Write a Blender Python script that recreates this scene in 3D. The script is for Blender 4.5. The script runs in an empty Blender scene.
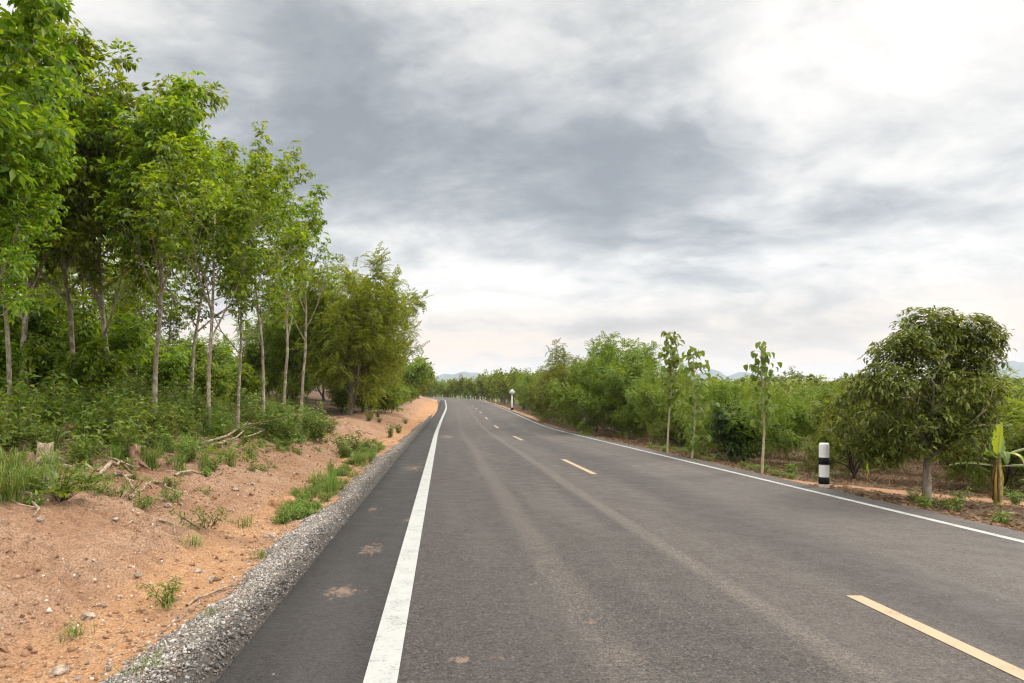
import bpy, math, random
import numpy as np

C = bpy.context.scene.collection
R = math.radians
PI = math.pi

# ------------------------------------------------------------------ numbers read from the photograph
EYE = 1.48          # camera height over the near road
F = 683.0           # focal length in pixels (24 mm on 36 mm)
VX, VY = 443.0, 403.0


# ------------------------------------------------------------------ noise (numpy value noise)
def _hash(ix, iy, seed):
    h = (ix.astype(np.int64) * 374761393 + iy.astype(np.int64) * 668265263 + seed * 1442695041) & 0xFFFFFFFF
    h = ((h ^ (h >> 13)) * 1274126177) & 0xFFFFFFFF
    return ((h ^ (h >> 16)) & 0xFFFF) / 65535.0


def vnoise(x, y, seed=0):
    x = np.asarray(x, float); y = np.asarray(y, float)
    ix = np.floor(x); iy = np.floor(y)
    fx = x - ix; fy = y - iy
    fx = fx * fx * (3 - 2 * fx); fy = fy * fy * (3 - 2 * fy)
    a = _hash(ix, iy, seed); b = _hash(ix + 1, iy, seed)
    c = _hash(ix, iy + 1, seed); d = _hash(ix + 1, iy + 1, seed)
    return (a * (1 - fx) + b * fx) * (1 - fy) + (c * (1 - fx) + d * fx) * fy


def fbm(x, y, seed=0, oct=4):
    t = 0; a = 0.5; n = 0
    for k in range(oct):
        t = t + a * vnoise(np.asarray(x) * 2 ** k, np.asarray(y) * 2 ** k, seed + k * 17)
        n += a; a *= 0.5
    return t / n - 0.5


def sstep(a, b, x):
    t = np.clip((np.asarray(x, float) - a) / (b - a), 0, 1)
    return t * t * (3 - 2 * t)


# ------------------------------------------------------------------ road frame and terrain
S0, RAD = 125.0, 130.0
ROAD_L, ROAD_R = -1.22, 6.64
LINE_L, LINE_C, LINE_R = -0.333, 3.15, 6.18


def c0(y):
    return 0.75 * sstep(30, 90, y)


def zroad(s):
    s = np.asarray(s, float)
    g = 0.0225
    t = np.clip(s - 34, 0, None)
    z = np.where(t < 14, g * t * t / 28.0, g * (t - 7))
    return np.minimum(z, 5.6)


def road_us(x, y):
    x = np.asarray(x, float); y = np.asarray(y, float)
    xc = 0.75 - RAD
    dx = x - xc; dy = y - S0
    u_arc = np.hypot(dx, dy) - RAD
    ang = np.arctan2(dy, dx)
    s_arc = S0 + RAD * np.clip(ang, 0, 1.6)
    far = y >= S0
    return np.where(far, u_arc, x - c0(y)), np.where(far, s_arc, y)


def road_xy(u, s):
    u = np.asarray(u, float); s = np.asarray(s, float)
    a = np.clip((s - S0) / RAD, 0, None)
    xc = 0.75 - RAD
    xa = xc + (RAD + u) * np.cos(a); ya = S0 + (RAD + u) * np.sin(a)
    return np.where(s > S0, xa, u + c0(s)), np.where(s > S0, ya, s)


PU = np.array([-2000, -300, -120, -60, -32, -20, -13, -9, -6.5, -5.2, -4.4, -3.9, -3.3, -2.8, -2.4, -2.0, -1.5, -1.15, -1.0])
PZ = np.array([26, 20, 14, 8.5, 4.6, 2.5, 1.45, 1.05, .82, .72, .60, .48, .29, .11, -.02, -.05, .01, -.03, -.3])
QU = np.array([6.4, 6.60, 7.0, 7.6, 9.0, 11, 15, 22, 40, 90, 250, 2000])
QZ = np.array([-.3, -.045, -.06, -.12, -.24, -.4, -.7, -1.1, -1.6, -2.2, -2.5, -2.5])


def ground(x, y, detail=True):
    x = np.asarray(x, float); y = np.asarray(y, float)
    u, s = road_us(x, y)
    zr = zroad(s)
    zl = np.interp(u, PU, PZ) + zr
    # right-hand side sinks to a shallow valley, then the plain climbs slowly to the hills
    damp = np.exp(-np.clip(u - 9, 0, None) / 30.0)
    rise = 0.027 * np.clip(np.hypot(x, y) - 70, 0, 900) * sstep(8, 60, u)
    zrt = np.interp(u, QU, QZ) + zr * damp + rise
    mid = np.where(u < 2.5, zl, zrt)
    z = np.where((u > -1.0) & (u < 6.4), zr - .3, mid)
    if detail:
        near = np.exp(-np.hypot(x, y) / 60.0)
        left = sstep(-1.9, -2.6, u)
        bank = sstep(-2.3, -2.7, u) * (1 - sstep(-4.6, -5.6, u))
        # rills washed down the cut bank, clods and lumps in the ditch
        ry = y + 0.45 * u + 0.25 * fbm(u * 1.3, y * 0.6, 5)
        rill = np.abs(vnoise(ry * 3.4, u * 0.55, 7) - .5) * 2
        z = z - bank * ((.5 + .5 * np.sin(2 * PI * (ry * 4.2 + 1.6 * fbm(ry * 1.1, u * .6, 8)))) ** 2.0 * .075 * (.35 + 1.0 * vnoise(ry * .8, u * .9, 19)) + .05 * fbm(ry * 9, u * 1.2, 9, 2)) * np.clip(near * 1.6, 0, 1)
        z = z + left * (0.24 * fbm(x * 0.55, y * 0.45, 11) + 0.075 * fbm(x * 2.6, y * 2.6, 12) + .06 * fbm(x * 7, y * 7, 18, 3)) * np.clip(.25 + near, 0, 1)
        rt = sstep(6.9, 7.6, u)
        z = z + rt * (0.10 * fbm(x * .8, y * .8, 13) + 0.04 * fbm(x * 4, y * 4, 14)) * near
        big = sstep(25, 140, np.abs(u))
        z = z + big * 3.0 * fbm(x / 90, y / 90, 15)
        # a spoil mound beside the ditch further on
        z = z + 0.42 * np.exp(-(((u + 3.3) / 1.0) ** 2 + ((y - 24.5) / 2.2) ** 2))
        z = z + 0.9 * np.exp(-(((u + 3.0) / 1.2) ** 2 + ((y - 78) / 22) ** 2))
    return z


def gz(x, y):
    return float(ground(np.array([x]), np.array([y]))[0])


def at(px, py, y0=3.0, y1=160.0):
    """where the line of sight through a photo point meets the ground"""
    ys = np.exp(np.linspace(math.log(y0), math.log(y1), 3000))
    xs = (px - VX) / F * ys
    zs = EYE - (py - VY) / F * ys
    g = ground(xs, ys)
    hit = np.nonzero(zs <= g)[0]
    k = hit[0] if len(hit) else -1
    return float(xs[k]), float(ys[k]), float(g[k])


# ------------------------------------------------------------------ mesh helpers
def mesh_from(name, V, Q=None, T=None, smooth=False):
    V = np.asarray(V, np.float32)
    me = bpy.data.meshes.new(name)
    nq = 0 if Q is None else len(Q); nt = 0 if T is None else len(T)
    me.vertices.add(len(V)); me.vertices.foreach_set('co', V.ravel())
    loops = []; starts = []; tot = 0
    if nq:
        loops.append(np.asarray(Q, np.int32).ravel()); starts.append(np.arange(nq) * 4); tot = nq * 4
    if nt:
        loops.append(np.asarray(T, np.int32).ravel()); starts.append(tot + np.arange(nt) * 3)
    loops = np.concatenate(loops); starts = np.concatenate(starts).astype(np.int32)
    me.loops.add(len(loops)); me.loops.foreach_set('vertex_index', loops)
    me.polygons.add(nq + nt); me.polygons.foreach_set('loop_start', starts)
    if smooth:
        me.polygons.foreach_set('use_smooth', np.ones(nq + nt, bool))
    me.update(calc_edges=True); me.validate()
    return me


def link(name, me, mat=None, parent=None, loc=None):
    o = bpy.data.objects.new(name, me); C.objects.link(o)
    if mat is not None and me is not None and not me.materials:
        me.materials.append(mat)
    if parent is not None:
        o.parent = parent
    if loc is not None:
        o.location = loc
    return o


def tag(o, label, cat, group=None):
    o['label'] = label; o['category'] = cat
    if group: o['group'] = group
    return o


def thing(name, label, cat, loc=(0, 0, 0), rz=0, group=None, scale=1.0):
    o = bpy.data.objects.new(name, None); C.objects.link(o)
    o.empty_display_size = .2
    o.location = loc; o.rotation_euler = (0, 0, rz); o.scale = (scale,) * 3
    return tag(o, label, cat, group)


def dup(root, loc, rz=0, scale=1.0, label=None, group=None, zs=None, tilt=(0, 0)):
    r = root.copy(); C.objects.link(r)
    r.location = loc; r.rotation_euler = (tilt[0], tilt[1], rz)
    r.scale = (scale, scale, scale * (zs or 1.0))
    if label: r['label'] = label
    if group: r['group'] = group
    for ch in list(root.children):
        c = ch.copy(); C.objects.link(c); c.parent = r
        for g in ch.children:
            d = g.copy(); C.objects.link(d); d.parent = c
    return r


class Geo:
    def __init__(s):
        s.V = []; s.Q = []; s.T = []; s.n = 0

    def add(s, V, Q=None, T=None):
        V = np.asarray(V, float)
        if Q is not None and len(Q): s.Q.append(np.asarray(Q) + s.n)
        if T is not None and len(T): s.T.append(np.asarray(T) + s.n)
        s.V.append(V); s.n += len(V)

    def tube(s, pts, rad, k=6, cap=True):
        pts = np.asarray(pts, float); rad = np.asarray(rad, float)
        n = len(pts)
        tan = np.gradient(pts, axis=0)
        tan /= np.linalg.norm(tan, axis=1)[:, None] + 1e-9
        ref = np.array([1.0, 0, 0]) if abs(tan[0][0]) < .8 else np.array([0, 1.0, 0])
        ring = []
        for i in range(n):
            a = ref - tan[i] * ref.dot(tan[i]); a /= np.linalg.norm(a) + 1e-9
            b = np.cross(tan[i], a); ref = a
            th = np.arange(k) * 2 * PI / k
            ring.append(pts[i] + rad[i] * (np.cos(th)[:, None] * a + np.sin(th)[:, None] * b))
        V = np.concatenate(ring)
        i = np.arange(n - 1)[:, None] * k; j = np.arange(k)[None, :]; j2 = (j + 1) % k
        Q = np.stack([i + j, i + j2, i + k + j2, i + k + j], -1).reshape(-1, 4)
        T = []
        if cap:
            V = np.concatenate([V, pts[-1:]]); e = len(V) - 1; b0 = (n - 1) * k
            T = [[b0 + q, b0 + (q + 1) % k, e] for q in range(k)]
        s.add(V, Q, np.array(T) if len(T) else None)

    def mesh(s, name, smooth=False):
        return mesh_from(name, np.concatenate(s.V), np.concatenate(s.Q) if s.Q else None,
                         np.concatenate(s.T) if s.T else None, smooth)


def frames(fwd, up):
    """rotation matrices with local y = fwd and local z near up"""
    f = fwd / (np.linalg.norm(fwd, axis=1)[:, None] + 1e-9)
    x = np.cross(f, up); x /= np.linalg.norm(x, axis=1)[:, None] + 1e-9
    z = np.cross(x, f)
    return np.stack([x, f, z], axis=2)


def scatter(tmplV, tmplQ, pos, rot, scl):
    m = len(pos); n = len(tmplV)
    V = np.einsum('mij,nj->mni', rot, tmplV) * scl[:, None, None] + pos[:, None, :]
    Q = (tmplQ[None] + (np.arange(m) * n)[:, None, None]).reshape(-1, 4)
    return V.reshape(-1, 3), Q


# leaf templates: y along the leaf, z up; two quads folded at the midrib
def leaf_t(L, W, fold=.25, droop=.2, base=0.0, wpos=.45):
    V = np.array([[0, base, 0], [W / 2, base + L * wpos, fold * W * .5 - droop * L * .1], [0, base + L, -droop * L],
                  [-W / 2, base + L * wpos, fold * W * .5 - droop * L * .1], [0, base + L * wpos, -droop * L * .15]])
    Q = np.array([[0, 1, 2, 4], [0, 4, 2, 3]])
    return V, Q


def rotz(V, a):
    c, s = math.cos(a), math.sin(a)
    return V @ np.array([[c, s, 0], [-s, c, 0], [0, 0, 1]])


def rotx(V, a):
    c, s = math.cos(a), math.sin(a)
    return V @ np.array([[1, 0, 0], [0, c, s], [0, -s, c]])


def join_t(items):
    Vs = []; Qs = []; n = 0
    for V, Q in items:
        Vs.append(V); Qs.append(Q + n); n += len(V)
    return np.concatenate(Vs), np.concatenate(Qs)


def trifoliate(L=.16, W=.065):
    it = []
    for a, k in ((0, 1.0), (.95, .88), (-.95, .88)):
        V, Q = leaf_t(L * k, W * k, .3, .22, .02)
        V = rotx(V, -.35); V = rotz(V, a)
        it.append((V, Q))
    return join_t(it)


def pinnate(L=.26, n=7, l=.055, w=.02):
    it = []
    for i in range(n):
        y = L * (.12 + .88 * i / (n - 1)); k = 1 - .35 * (i / (n - 1))
        for sgn in (1, -1):
            V = np.array([[0, 0, 0], [w / 2, l * k * .5, .004], [0, l * k, -.25 * l], [-w / 2, l * k * .5, .004]])
            V = rotz(V, -sgn * 1.15); V = V + np.array([0, y, -.3 * L * (y / L) ** 2])
            it.append((V, np.array([[0, 1, 2, 3]])))
    return join_t(it)


def single(L, W, fold=.3, droop=.3):
    return leaf_t(L, W, fold, droop)


# ------------------------------------------------------------------ tree growth
def perp(d, rng):
    a = rng.normal(size=3); a -= d * a.dot(d)
    return a / (np.linalg.norm(a) + 1e-9)


def grow(rng, p, d, L, r, spec, level, out):
    """out['tubes'] list of (pts, rad, level); out['tips'] list of (pos, dir)"""
    sp = spec[level]
    n = sp.get('seg', 5)
    pts = [np.array(p, float)]; dirs = [d / np.linalg.norm(d)]
    dd = dirs[0].copy()
    for i in range(n):
        dd = dd + rng.normal(size=3) * sp.get('wob', .12) + np.array([0, 0, sp.get('up', .05)])
        dd /= np.linalg.norm(dd)
        pts.append(pts[-1] + dd * L / n); dirs.append(dd.copy())
    pts = np.array(pts)
    tt = np.linspace(0, 1, n + 1)
    taper = sp.get('taper', .45)
    rad = r * (1 - (1 - taper) * tt)
    if level == 0 and sp.get('flare'):
        rad[0] *= sp['flare']
    out['tubes'].append((pts, np.maximum(rad, .004), level))
    last = level == len(spec) - 1
    if last or sp.get('tips'):
        m = sp.get('tips', 3); a0 = sp.get('tip0', .35)
        for t in np.linspace(a0, 1, m):
            i = min(int(t * n), n - 1); f = t * n - i
            out['tips'].append((pts[i] * (1 - f) + pts[i + 1] * f, dirs[i + 1].copy()))
    if last:
        return
    k = sp['n']; k = rng.integers(k[0], k[1] + 1)
    az = rng.uniform(0, 6.28)
    base_perp = perp(dirs[-1], rng)
    for j in range(k):
        t = sp['t0'] + (sp.get('t1', 1) - sp['t0']) * (j + rng.uniform(.2, .8)) / k
        i = min(int(t * n), n - 1); f = t * n - i
        q = pts[i] * (1 - f) + pts[i + 1] * f
        dr = dirs[i + 1]
        az += 2.4 + rng.normal() * .35
        a = perp(dr, np.random.default_rng(7)); b = np.cross(dr, a)
        side = math.cos(az) * a + math.sin(az) * b
        ang = rng.uniform(*sp['ang'])
        nd = dr * math.cos(ang) + side * math.sin(ang)
        ln = L * rng.uniform(*sp['len']) * (1 - sp.get('short', .35) * (t - sp['t0']) / max(1e-3, 1 - sp['t0']))
        rr = max(.006, r * (1 - (1 - taper) * t) * rng.uniform(.5, .68))
        grow(rng, q, nd, ln, rr, spec, level + 1, out)


def wood_mesh(name, out, sides=(9, 6, 4, 3, 3), maxlevel=9):
    g = Geo()
    for pts, rad, lv in out['tubes']:
        if lv <= maxlevel:
            g.tube(pts, rad, sides[min(lv, len(sides) - 1)])
    return g.mesh(name, smooth=True)


def leaves_on(rng, tips, tmpl, per, spread=.12, up_bias=.15, side=1.0, size=(.8, 1.2), droop=0.0, jit=.35, fwd=0.35):
    """whorls of leaves round each twig point"""
    P = np.array([t[0] for t in tips]); D = np.array([t[1] for t in tips])
    m = len(P)
    P = np.repeat(P, per, 0); D = np.repeat(D, per, 0)
    k = len(P)
    a = rng.normal(size=(k, 3)); a -= D * (a * D).sum(1)[:, None]
    a /= np.linalg.norm(a, axis=1)[:, None] + 1e-9
    f = a * side + D * (fwd + rng.normal(size=(k, 1)) * .3) + np.array([0, 0, up_bias]) - np.array([0, 0, 1.0]) * droop * rng.uniform(.3, 1.2, (k, 1))
    f /= np.linalg.norm(f, axis=1)[:, None]
    up = np.array([0, 0, 1.0]) + rng.normal(size=(k, 3)) * jit
    rot = frames(f, up)
    pos = P + a * spread * rng.uniform(.15, 1.1, (k, 1)) + rng.normal(size=(k, 3)) * spread * .35
    sc = rng.uniform(size[0], size[1], k)
    return scatter(tmpl[0], tmpl[1], pos, rot, sc)


# ------------------------------------------------------------------ materials
def nt(mat):
    mat.use_nodes = True
    t = mat.node_tree; t.nodes.clear()
    return t


class N:
    def __init__(s, tree): s.t = tree

    def new(s, typ, **kw):
        n = s.t.nodes.new(typ)
        for k, v in kw.items(): setattr(n, k, v)
        return n

    def set(s, sock, v):
        if hasattr(v, 'links') or isinstance(v, bpy.types.NodeSocket): s.t.links.new(v, sock)
        else: sock.default_value = v

    def math(s, op, a, b=None, c=None, clamp=False):
        n = s.new('ShaderNodeMath', operation=op); n.use_clamp = clamp
        s.set(n.inputs[0], a)
        if b is not None: s.set(n.inputs[1], b)
        if c is not None: s.set(n.inputs[2], c)
        return n.outputs[0]

    def vmath(s, op, a, b=None):
        n = s.new('ShaderNodeVectorMath', operation=op)
        s.set(n.inputs[0], a)
        if b is not None: s.set(n.inputs[1], b)
        return n.outputs['Value'] if op in ('DOT_PRODUCT', 'LENGTH', 'DISTANCE') else n.outputs[0]

    def noise(s, vec, scale, detail=4, rough=.5, dist=0.0, out='Fac', dims='3D'):
        n = s.new('ShaderNodeTexNoise', noise_dimensions=dims)
        if vec is not None: s.set(n.inputs['Vector'], vec)
        n.inputs['Scale'].default_value = scale; n.inputs['Detail'].default_value = detail
        n.inputs['Roughness'].default_value = rough; n.inputs['Distortion'].default_value = dist
        return n.outputs[out]

    def voro(s, vec, scale, feature='F1', out='Distance'):
        n = s.new('ShaderNodeTexVoronoi', feature=feature)
        if vec is not None: s.set(n.inputs['Vector'], vec)
        n.inputs['Scale'].default_value = scale
        return n.outputs[out]

    def mapr(s, v, a, b, c=0.0, d=1.0, smooth=True):
        n = s.new('ShaderNodeMapRange'); n.interpolation_type = 'SMOOTHSTEP' if smooth else 'LINEAR'
        s.set(n.inputs[0], v)
        for k, q in zip((1, 2, 3, 4), (a, b, c, d)): n.inputs[k].default_value = q
        return n.outputs[0]

    def mix(s, f, a, b, mode='MIX'):
        n = s.new('ShaderNodeMix', data_type='RGBA', blend_type=mode)
        s.set(n.inputs[0], f)
        for q, v in ((6, a), (7, b)):
            if isinstance(v, tuple) and len(v) == 3: v = v + (1,)
            s.set(n.inputs[q], v)
        return n.outputs[2]

    def ramp(s, f, stops, interp='LINEAR'):
        n = s.new('ShaderNodeValToRGB'); n.color_ramp.interpolation = interp
        e = n.color_ramp.elements
        while len(e) < len(stops): e.new(.5)
        for q, (p, c) in zip(e, stops):
            q.position = p; q.color = tuple(c) + (1,)
        s.set(n.inputs[0], f)
        return n.outputs[0]

    def bump(s, h, strength=.5, dist=.02):
        n = s.new('ShaderNodeBump'); n.inputs['Strength'].default_value = strength
        n.inputs['Distance'].default_value = dist
        s.set(n.inputs['Height'], h)
        return n.outputs[0]

    def bsdf(s, color, rough=.8, spec=.3, normal=None):
        n = s.new('ShaderNodeBsdfPrincipled')
        if isinstance(color, tuple) and len(color) == 3: color = color + (1,)
        s.set(n.inputs['Base Color'], color); s.set(n.inputs['Roughness'], rough)
        s.set(n.inputs['Specular IOR Level'], spec)
        if normal is not None: s.set(n.inputs['Normal'], normal)
        return n.outputs[0]

    def out(s, sh):
        o = s.new('ShaderNodeOutputMaterial'); s.t.links.new(sh, o.inputs['Surface'])

    def pos(s): return s.new('ShaderNodeNewGeometry').outputs['Position']
    def obj(s): return s.new('ShaderNodeTexCoord').outputs['Object']
    def attr(s, name, out='Fac'):
        n = s.new('ShaderNodeAttribute'); n.attribute_name = name
        return n.outputs[out]


def new_mat(name):
    m = bpy.data.materials.new(name)
    return m, N(nt(m))


def leaf_mat(name, cols, trans=.4, rough=.45, spec=.35, objvar=.15):
    """cols: colours picked per leaf"""
    m, n = new_mat(name)
    geo = n.new('ShaderNodeNewGeometry')
    rnd = geo.outputs['Random Per Island']
    c = n.ramp(rnd, [((i + .0) / (len(cols) - 1), q) for i, q in enumerate(cols)])
    oi = n.new('ShaderNodeObjectInfo').outputs['Random']
    hs = n.new('ShaderNodeHueSaturation')
    n.set(hs.inputs['Hue'], n.mapr(oi, 0, 1, .5 - .02 * objvar / .15, .5 + .014 * objvar / .15, False))
    n.set(hs.inputs['Value'], n.mapr(oi, 0, 1, 1 - objvar, 1 + objvar, False))
    n.set(hs.inputs['Color'], c)
    c = hs.outputs[0]
    pr = n.bsdf(c, rough, spec)
    tr = n.new('ShaderNodeBsdfTranslucent')
    tc = n.mix(1.0, c, (1.25, 1.15, .45), 'MULTIPLY')
    n.set(tr.inputs['Color'], tc)
    mx = n.new('ShaderNodeMixShader'); mx.inputs[0].default_value = trans
    n.t.links.new(pr, mx.inputs[1]); n.t.links.new(tr.outputs[0], mx.inputs[2])
    n.out(mx.outputs[0])
    return m


def bark_mat(name, a, b, scale=14, patches=None):
    m, n = new_mat(name)
    o = n.obj()
    sc = n.vmath('MULTIPLY', o, (1, 1, .35))
    k = n.noise(sc, scale, 5, .65)
    c = n.mix(n.mapr(k, .35, .65), a, b)
    if patches:
        c = n.mix(n.math('MULTIPLY', n.mapr(n.noise(o, 5, 3), .52, .62), .8), c, patches)
    n.out(n.bsdf(c, .9, .15, n.bump(k, .6, .02)))
    return m


M = {}
M['rubber'] = leaf_mat('rubber leaf', [(.055, .108, .008), (.115, .195, .012), (.195, .282, .018), (.29, .365, .03)], .56, .42, .35)
M['feather'] = leaf_mat('feathery leaflets', [(.10, .15, .016), (.165, .225, .024), (.235, .29, .036), (.30, .34, .058)], .45, .55, .25, .22)
M['roadside'] = leaf_mat('roadside leaflets', [(.058, .095, .012), (.11, .162, .018), (.172, .225, .026), (.245, .28, .045)], .45, .5, .3, .22)
M['left_tree'] = leaf_mat('left roadside leaflets', [(.085, .135, .012), (.15, .215, .018), (.22, .285, .026), (.30, .345, .045)], .54, .5, .3, .15)
M['flushed'] = leaf_mat('flushed leaflets', [(.16, .12, .03), (.22, .15, .04), (.12, .14, .03), (.26, .16, .05)], .45, .6, .2, .08)
M['mango'] = leaf_mat('mango leaf', [(.050, .078, .012), (.095, .135, .018), (.16, .20, .032), (.26, .285, .065)], .42, .48, .3)
M['dark_bush'] = leaf_mat('dark bush leaf', [(.016, .045, .006), (.035, .08, .010), (.075, .13, .016)], .3, .4, .4)
M['teak'] = leaf_mat('teak leaf', [(.085, .145, .02), (.135, .205, .03), (.20, .265, .05)], .45, .55, .25)
M['weed'] = leaf_mat('weed leaf', [(.06, .11, .014), (.11, .18, .022), (.17, .24, .03), (.24, .29, .06)], .4, .5, .3)
M['grass'] = leaf_mat('grass blade', [(.06, .13, .02), (.10, .19, .03), (.16, .24, .05), (.26, .24, .10)], .35, .6, .2)
M['verge_green'] = leaf_mat('bright verge weeds', [(.07, .14, .018), (.12, .22, .026), (.18, .27, .04), (.27, .26, .10)], .4, .5, .25)
M['far'] = leaf_mat('distant foliage', [(.08, .125, .018), (.135, .19, .026), (.19, .24, .036), (.25, .29, .05)], .3, .7, .1)
M['banana'] = leaf_mat('banana leaf', [(.12, .23, .03), (.12, .23, .03)], .5, .4, .4, 0)
M['banana_new'] = leaf_mat('new banana leaf', [(.34, .42, .03), (.34, .42, .03)], .5, .4, .4, 0)
M['litter'] = leaf_mat('dry leaf', [(.10, .06, .03), (.17, .10, .05), (.26, .17, .09), (.07, .045, .03)], .15, .8, .1)
M['straw'] = leaf_mat('straw', [(.16, .11, .06), (.28, .21, .12), (.40, .32, .20), (.10, .07, .04)], .1, .8, .1)
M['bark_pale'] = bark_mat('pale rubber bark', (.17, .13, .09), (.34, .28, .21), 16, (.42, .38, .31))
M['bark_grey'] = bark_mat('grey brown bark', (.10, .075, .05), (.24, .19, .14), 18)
M['bark_dark'] = bark_mat('dark wet bark', (.018, .014, .011), (.06, .046, .036), 18)
M['bark_mango'] = bark_mat('mango bark', (.20, .16, .11), (.38, .32, .25), 22)
M['bark_teak'] = bark_mat('teak stem', (.30, .25, .15), (.48, .42, .28), 18)
M['dead_wood'] = bark_mat('dead wood', (.16, .11, .07), (.40, .31, .22), 20)
M['stump'] = bark_mat('weathered stump', (.13, .07, .045), (.32, .19, .13), 22)


def simple(name, col, rough=.7, spec=.3, var=.15, scale=30, bump=.0, dirt=None):
    m, n = new_mat(name)
    o = n.obj()
    k = n.noise(o, scale, 4, .6)
    c = n.mix(n.mapr(k, .3, .7), tuple(q * (1 - var) for q in col), tuple(min(1, q * (1 + var)) for q in col))
    if dirt is not None:
        z = n.new('ShaderNodeSeparateXYZ'); n.set(z.inputs[0], o)
        d = n.math('ADD', z.outputs[2], n.math('MULTIPLY', n.math('SUBTRACT', n.noise(o, 14, 4), .5), .25))
        c = n.mix(n.mapr(d, 0.0, .16, .75, .0), c, dirt)
    n.out(n.bsdf(c, rough, spec, n.bump(k, bump, .01) if bump else None))
    return m


M['white_paint'] = simple('white post paint', (.66, .65, .62), .55, .3, .06, 24, .15, (.40, .30, .20))
M['black_paint'] = simple('black post paint', (.010, .010, .011), .8, .15, .3, 30)
M['rock'] = simple('pale stone', (.30, .235, .18), .95, .1, .5, 16, .9)
M['clod'] = simple('orange clod', (.33, .17, .095), .95, .1, .25, 14, .6)
M['reflector'] = simple('sign panel', (.50, .49, .46), .45, .4, .05, 10)

# --- ground: colour zones carried by vertex attributes made with the terrain
m, n = new_mat('earth'); M['earth'] = m
p = n.pos()
k1 = n.noise(p, 1.1, 6, .6); k2 = n.noise(p, 11, 6, .68); k3 = n.noise(p, 60, 3, .6)
dirt = n.mix(n.mapr(k1, .35, .65), (.37, .21, .125), (.47, .30, .195))
dirt = n.mix(n.math('MULTIPLY', n.mapr(k2, .42, .70), .55), dirt, (.15, .082, .05))
orange = n.mix(n.mapr(k2, .35, .65), (.45, .225, .105), (.55, .33, .18))
c = n.mix(n.math('MULTIPLY', n.attr('orange'), n.mapr(k1, .30, .52)), dirt, orange)
litter = n.mix(n.mapr(k2, .35, .65), (.055, .038, .026), (.155, .105, .072))
litter = n.mix(n.mapr(k1, .48, .72), litter, (.16, .098, .062))
edge = n.math('ADD', n.attr('litter'), n.math('MULTIPLY', n.math('SUBTRACT', k1, .5), .9))
c = n.mix(n.mapr(edge, .35, .65), c, litter)
path = n.mix(n.mapr(k2, .3, .7), (.40, .215, .115), (.50, .29, .17))
pe = n.math('ADD', n.attr('path'), n.math('MULTIPLY', n.math('SUBTRACT', k2, .5), .7))
c = n.mix(n.mapr(pe, .38, .60), c, path)
green = n.mix(n.mapr(n.noise(p, .05, 6, .6), .35, .65), (.045, .075, .018), (.11, .14, .035))
c = n.mix(n.mapr(n.attr('green'), .35, .65), c, green)
# stones showing in the soil
cell = n.voro(p, 22, out='Color'); cd = n.voro(p, 22)
sep = n.new('ShaderNodeSeparateColor'); n.set(sep.inputs[0], cell)
stone = n.math('MULTIPLY', n.math('GREATER_THAN', sep.outputs[0], .86), n.mapr(cd, .26, .34, 1, 0))
stone = n.math('MULTIPLY', stone, n.mapr(n.attr('green'), 0, .3, 1, 0))
c = n.mix(n.math('MULTIPLY', stone, .7), c, n.mix(sep.outputs[1], (.30, .20, .14), (.60, .50, .41)))
c = n.mix(n.mapr(k3, .40, .66, .0, .6), c, (.13, .075, .045))
h = n.math('ADD', n.math('MULTIPLY', k2, .6), n.math('ADD', n.math('MULTIPLY', k3, .35), n.math('MULTIPLY', stone, .35)))
n.out(n.bsdf(c, .95, .1, n.bump(h, 1.0, .09)))

# --- asphalt; UV carries (u, s) in metres
m, n = new_mat('asphalt'); M['asphalt'] = m
uv = n.new('ShaderNodeUVMap'); uv.uv_map = 'road'
sx = n.new('ShaderNodeSeparateXYZ'); n.set(sx.inputs[0], uv.outputs[0])
U, S = sx.outputs[0], sx.outputs[1]
p = uv.outputs[0]
g1 = n.noise(p, 95, 3, .7); g2 = n.voro(p, 70, out='Color'); big = n.noise(n.vmath('MULTIPLY', p, (1.0, .12, 1)), 1.3, 5, .55)
mid = n.noise(p, 3.2, 5, .6)
sg = n.new('ShaderNodeSeparateColor'); n.set(sg.inputs[0], g2)
g3 = n.noise(p, 42, 4, .75); g4 = n.noise(p, 17, 5, .72)
gg_ = n.math('ADD', n.math('MULTIPLY', g1, .40), n.math('ADD', n.math('MULTIPLY', g3, .38), n.math('MULTIPLY', g4, .22)))
c = n.mix(n.mapr(gg_, .40, .60), (.007, .0055, .005), (.086, .070, .060))
c = n.mix(n.mapr(sg.outputs[0], .80, .97, 0, .42), c, (.16, .14, .125))
wav = n.math('MULTIPLY', n.math('SUBTRACT', n.noise(n.vmath('MULTIPLY', p, (.3, .09, 1)), 1.0, 3), .5), .45)
Uw = n.math('ADD', U, wav)


def band(center, half, soft):
    d = n.math('ABSOLUTE', n.math('SUBTRACT', Uw, center))
    return n.mapr(d, half, half + soft, 1, 0)


dust = (.165, .134, .110)
f = n.math('MULTIPLY', band(2.28, .04, .15), n.math('MULTIPLY', n.mapr(mid, .25, .6, .30, .90), n.mapr(gg_, .42, .58, .40, 1)))
f2 = n.math('MULTIPLY', band(.98, .05, .20), n.math('MULTIPLY', n.mapr(mid, .3, .65, .15, .70), n.mapr(gg_, .42, .58, .40, 1)))
f3 = n.math('MULTIPLY', band(5.1, .5, 1.0), n.mapr(big, .3, .7, .12, .42))
f4 = n.math('MULTIPLY', band(2.75, .3, .5), n.mapr(big, .3, .7, .12, .32))
f5 = n.math('MULTIPLY', band(1.4, .9, .6), n.mapr(big, .35, .7, .0, .22))
dm = n.math('MAXIMUM', n.math('MAXIMUM', f, f2), n.math('MAXIMUM', n.math('MAXIMUM', f3, f5), f4))
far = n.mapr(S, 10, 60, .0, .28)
dm = n.math('MAXIMUM', dm, n.math('MULTIPLY', far, n.mapr(U, -.4, .4)))
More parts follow.
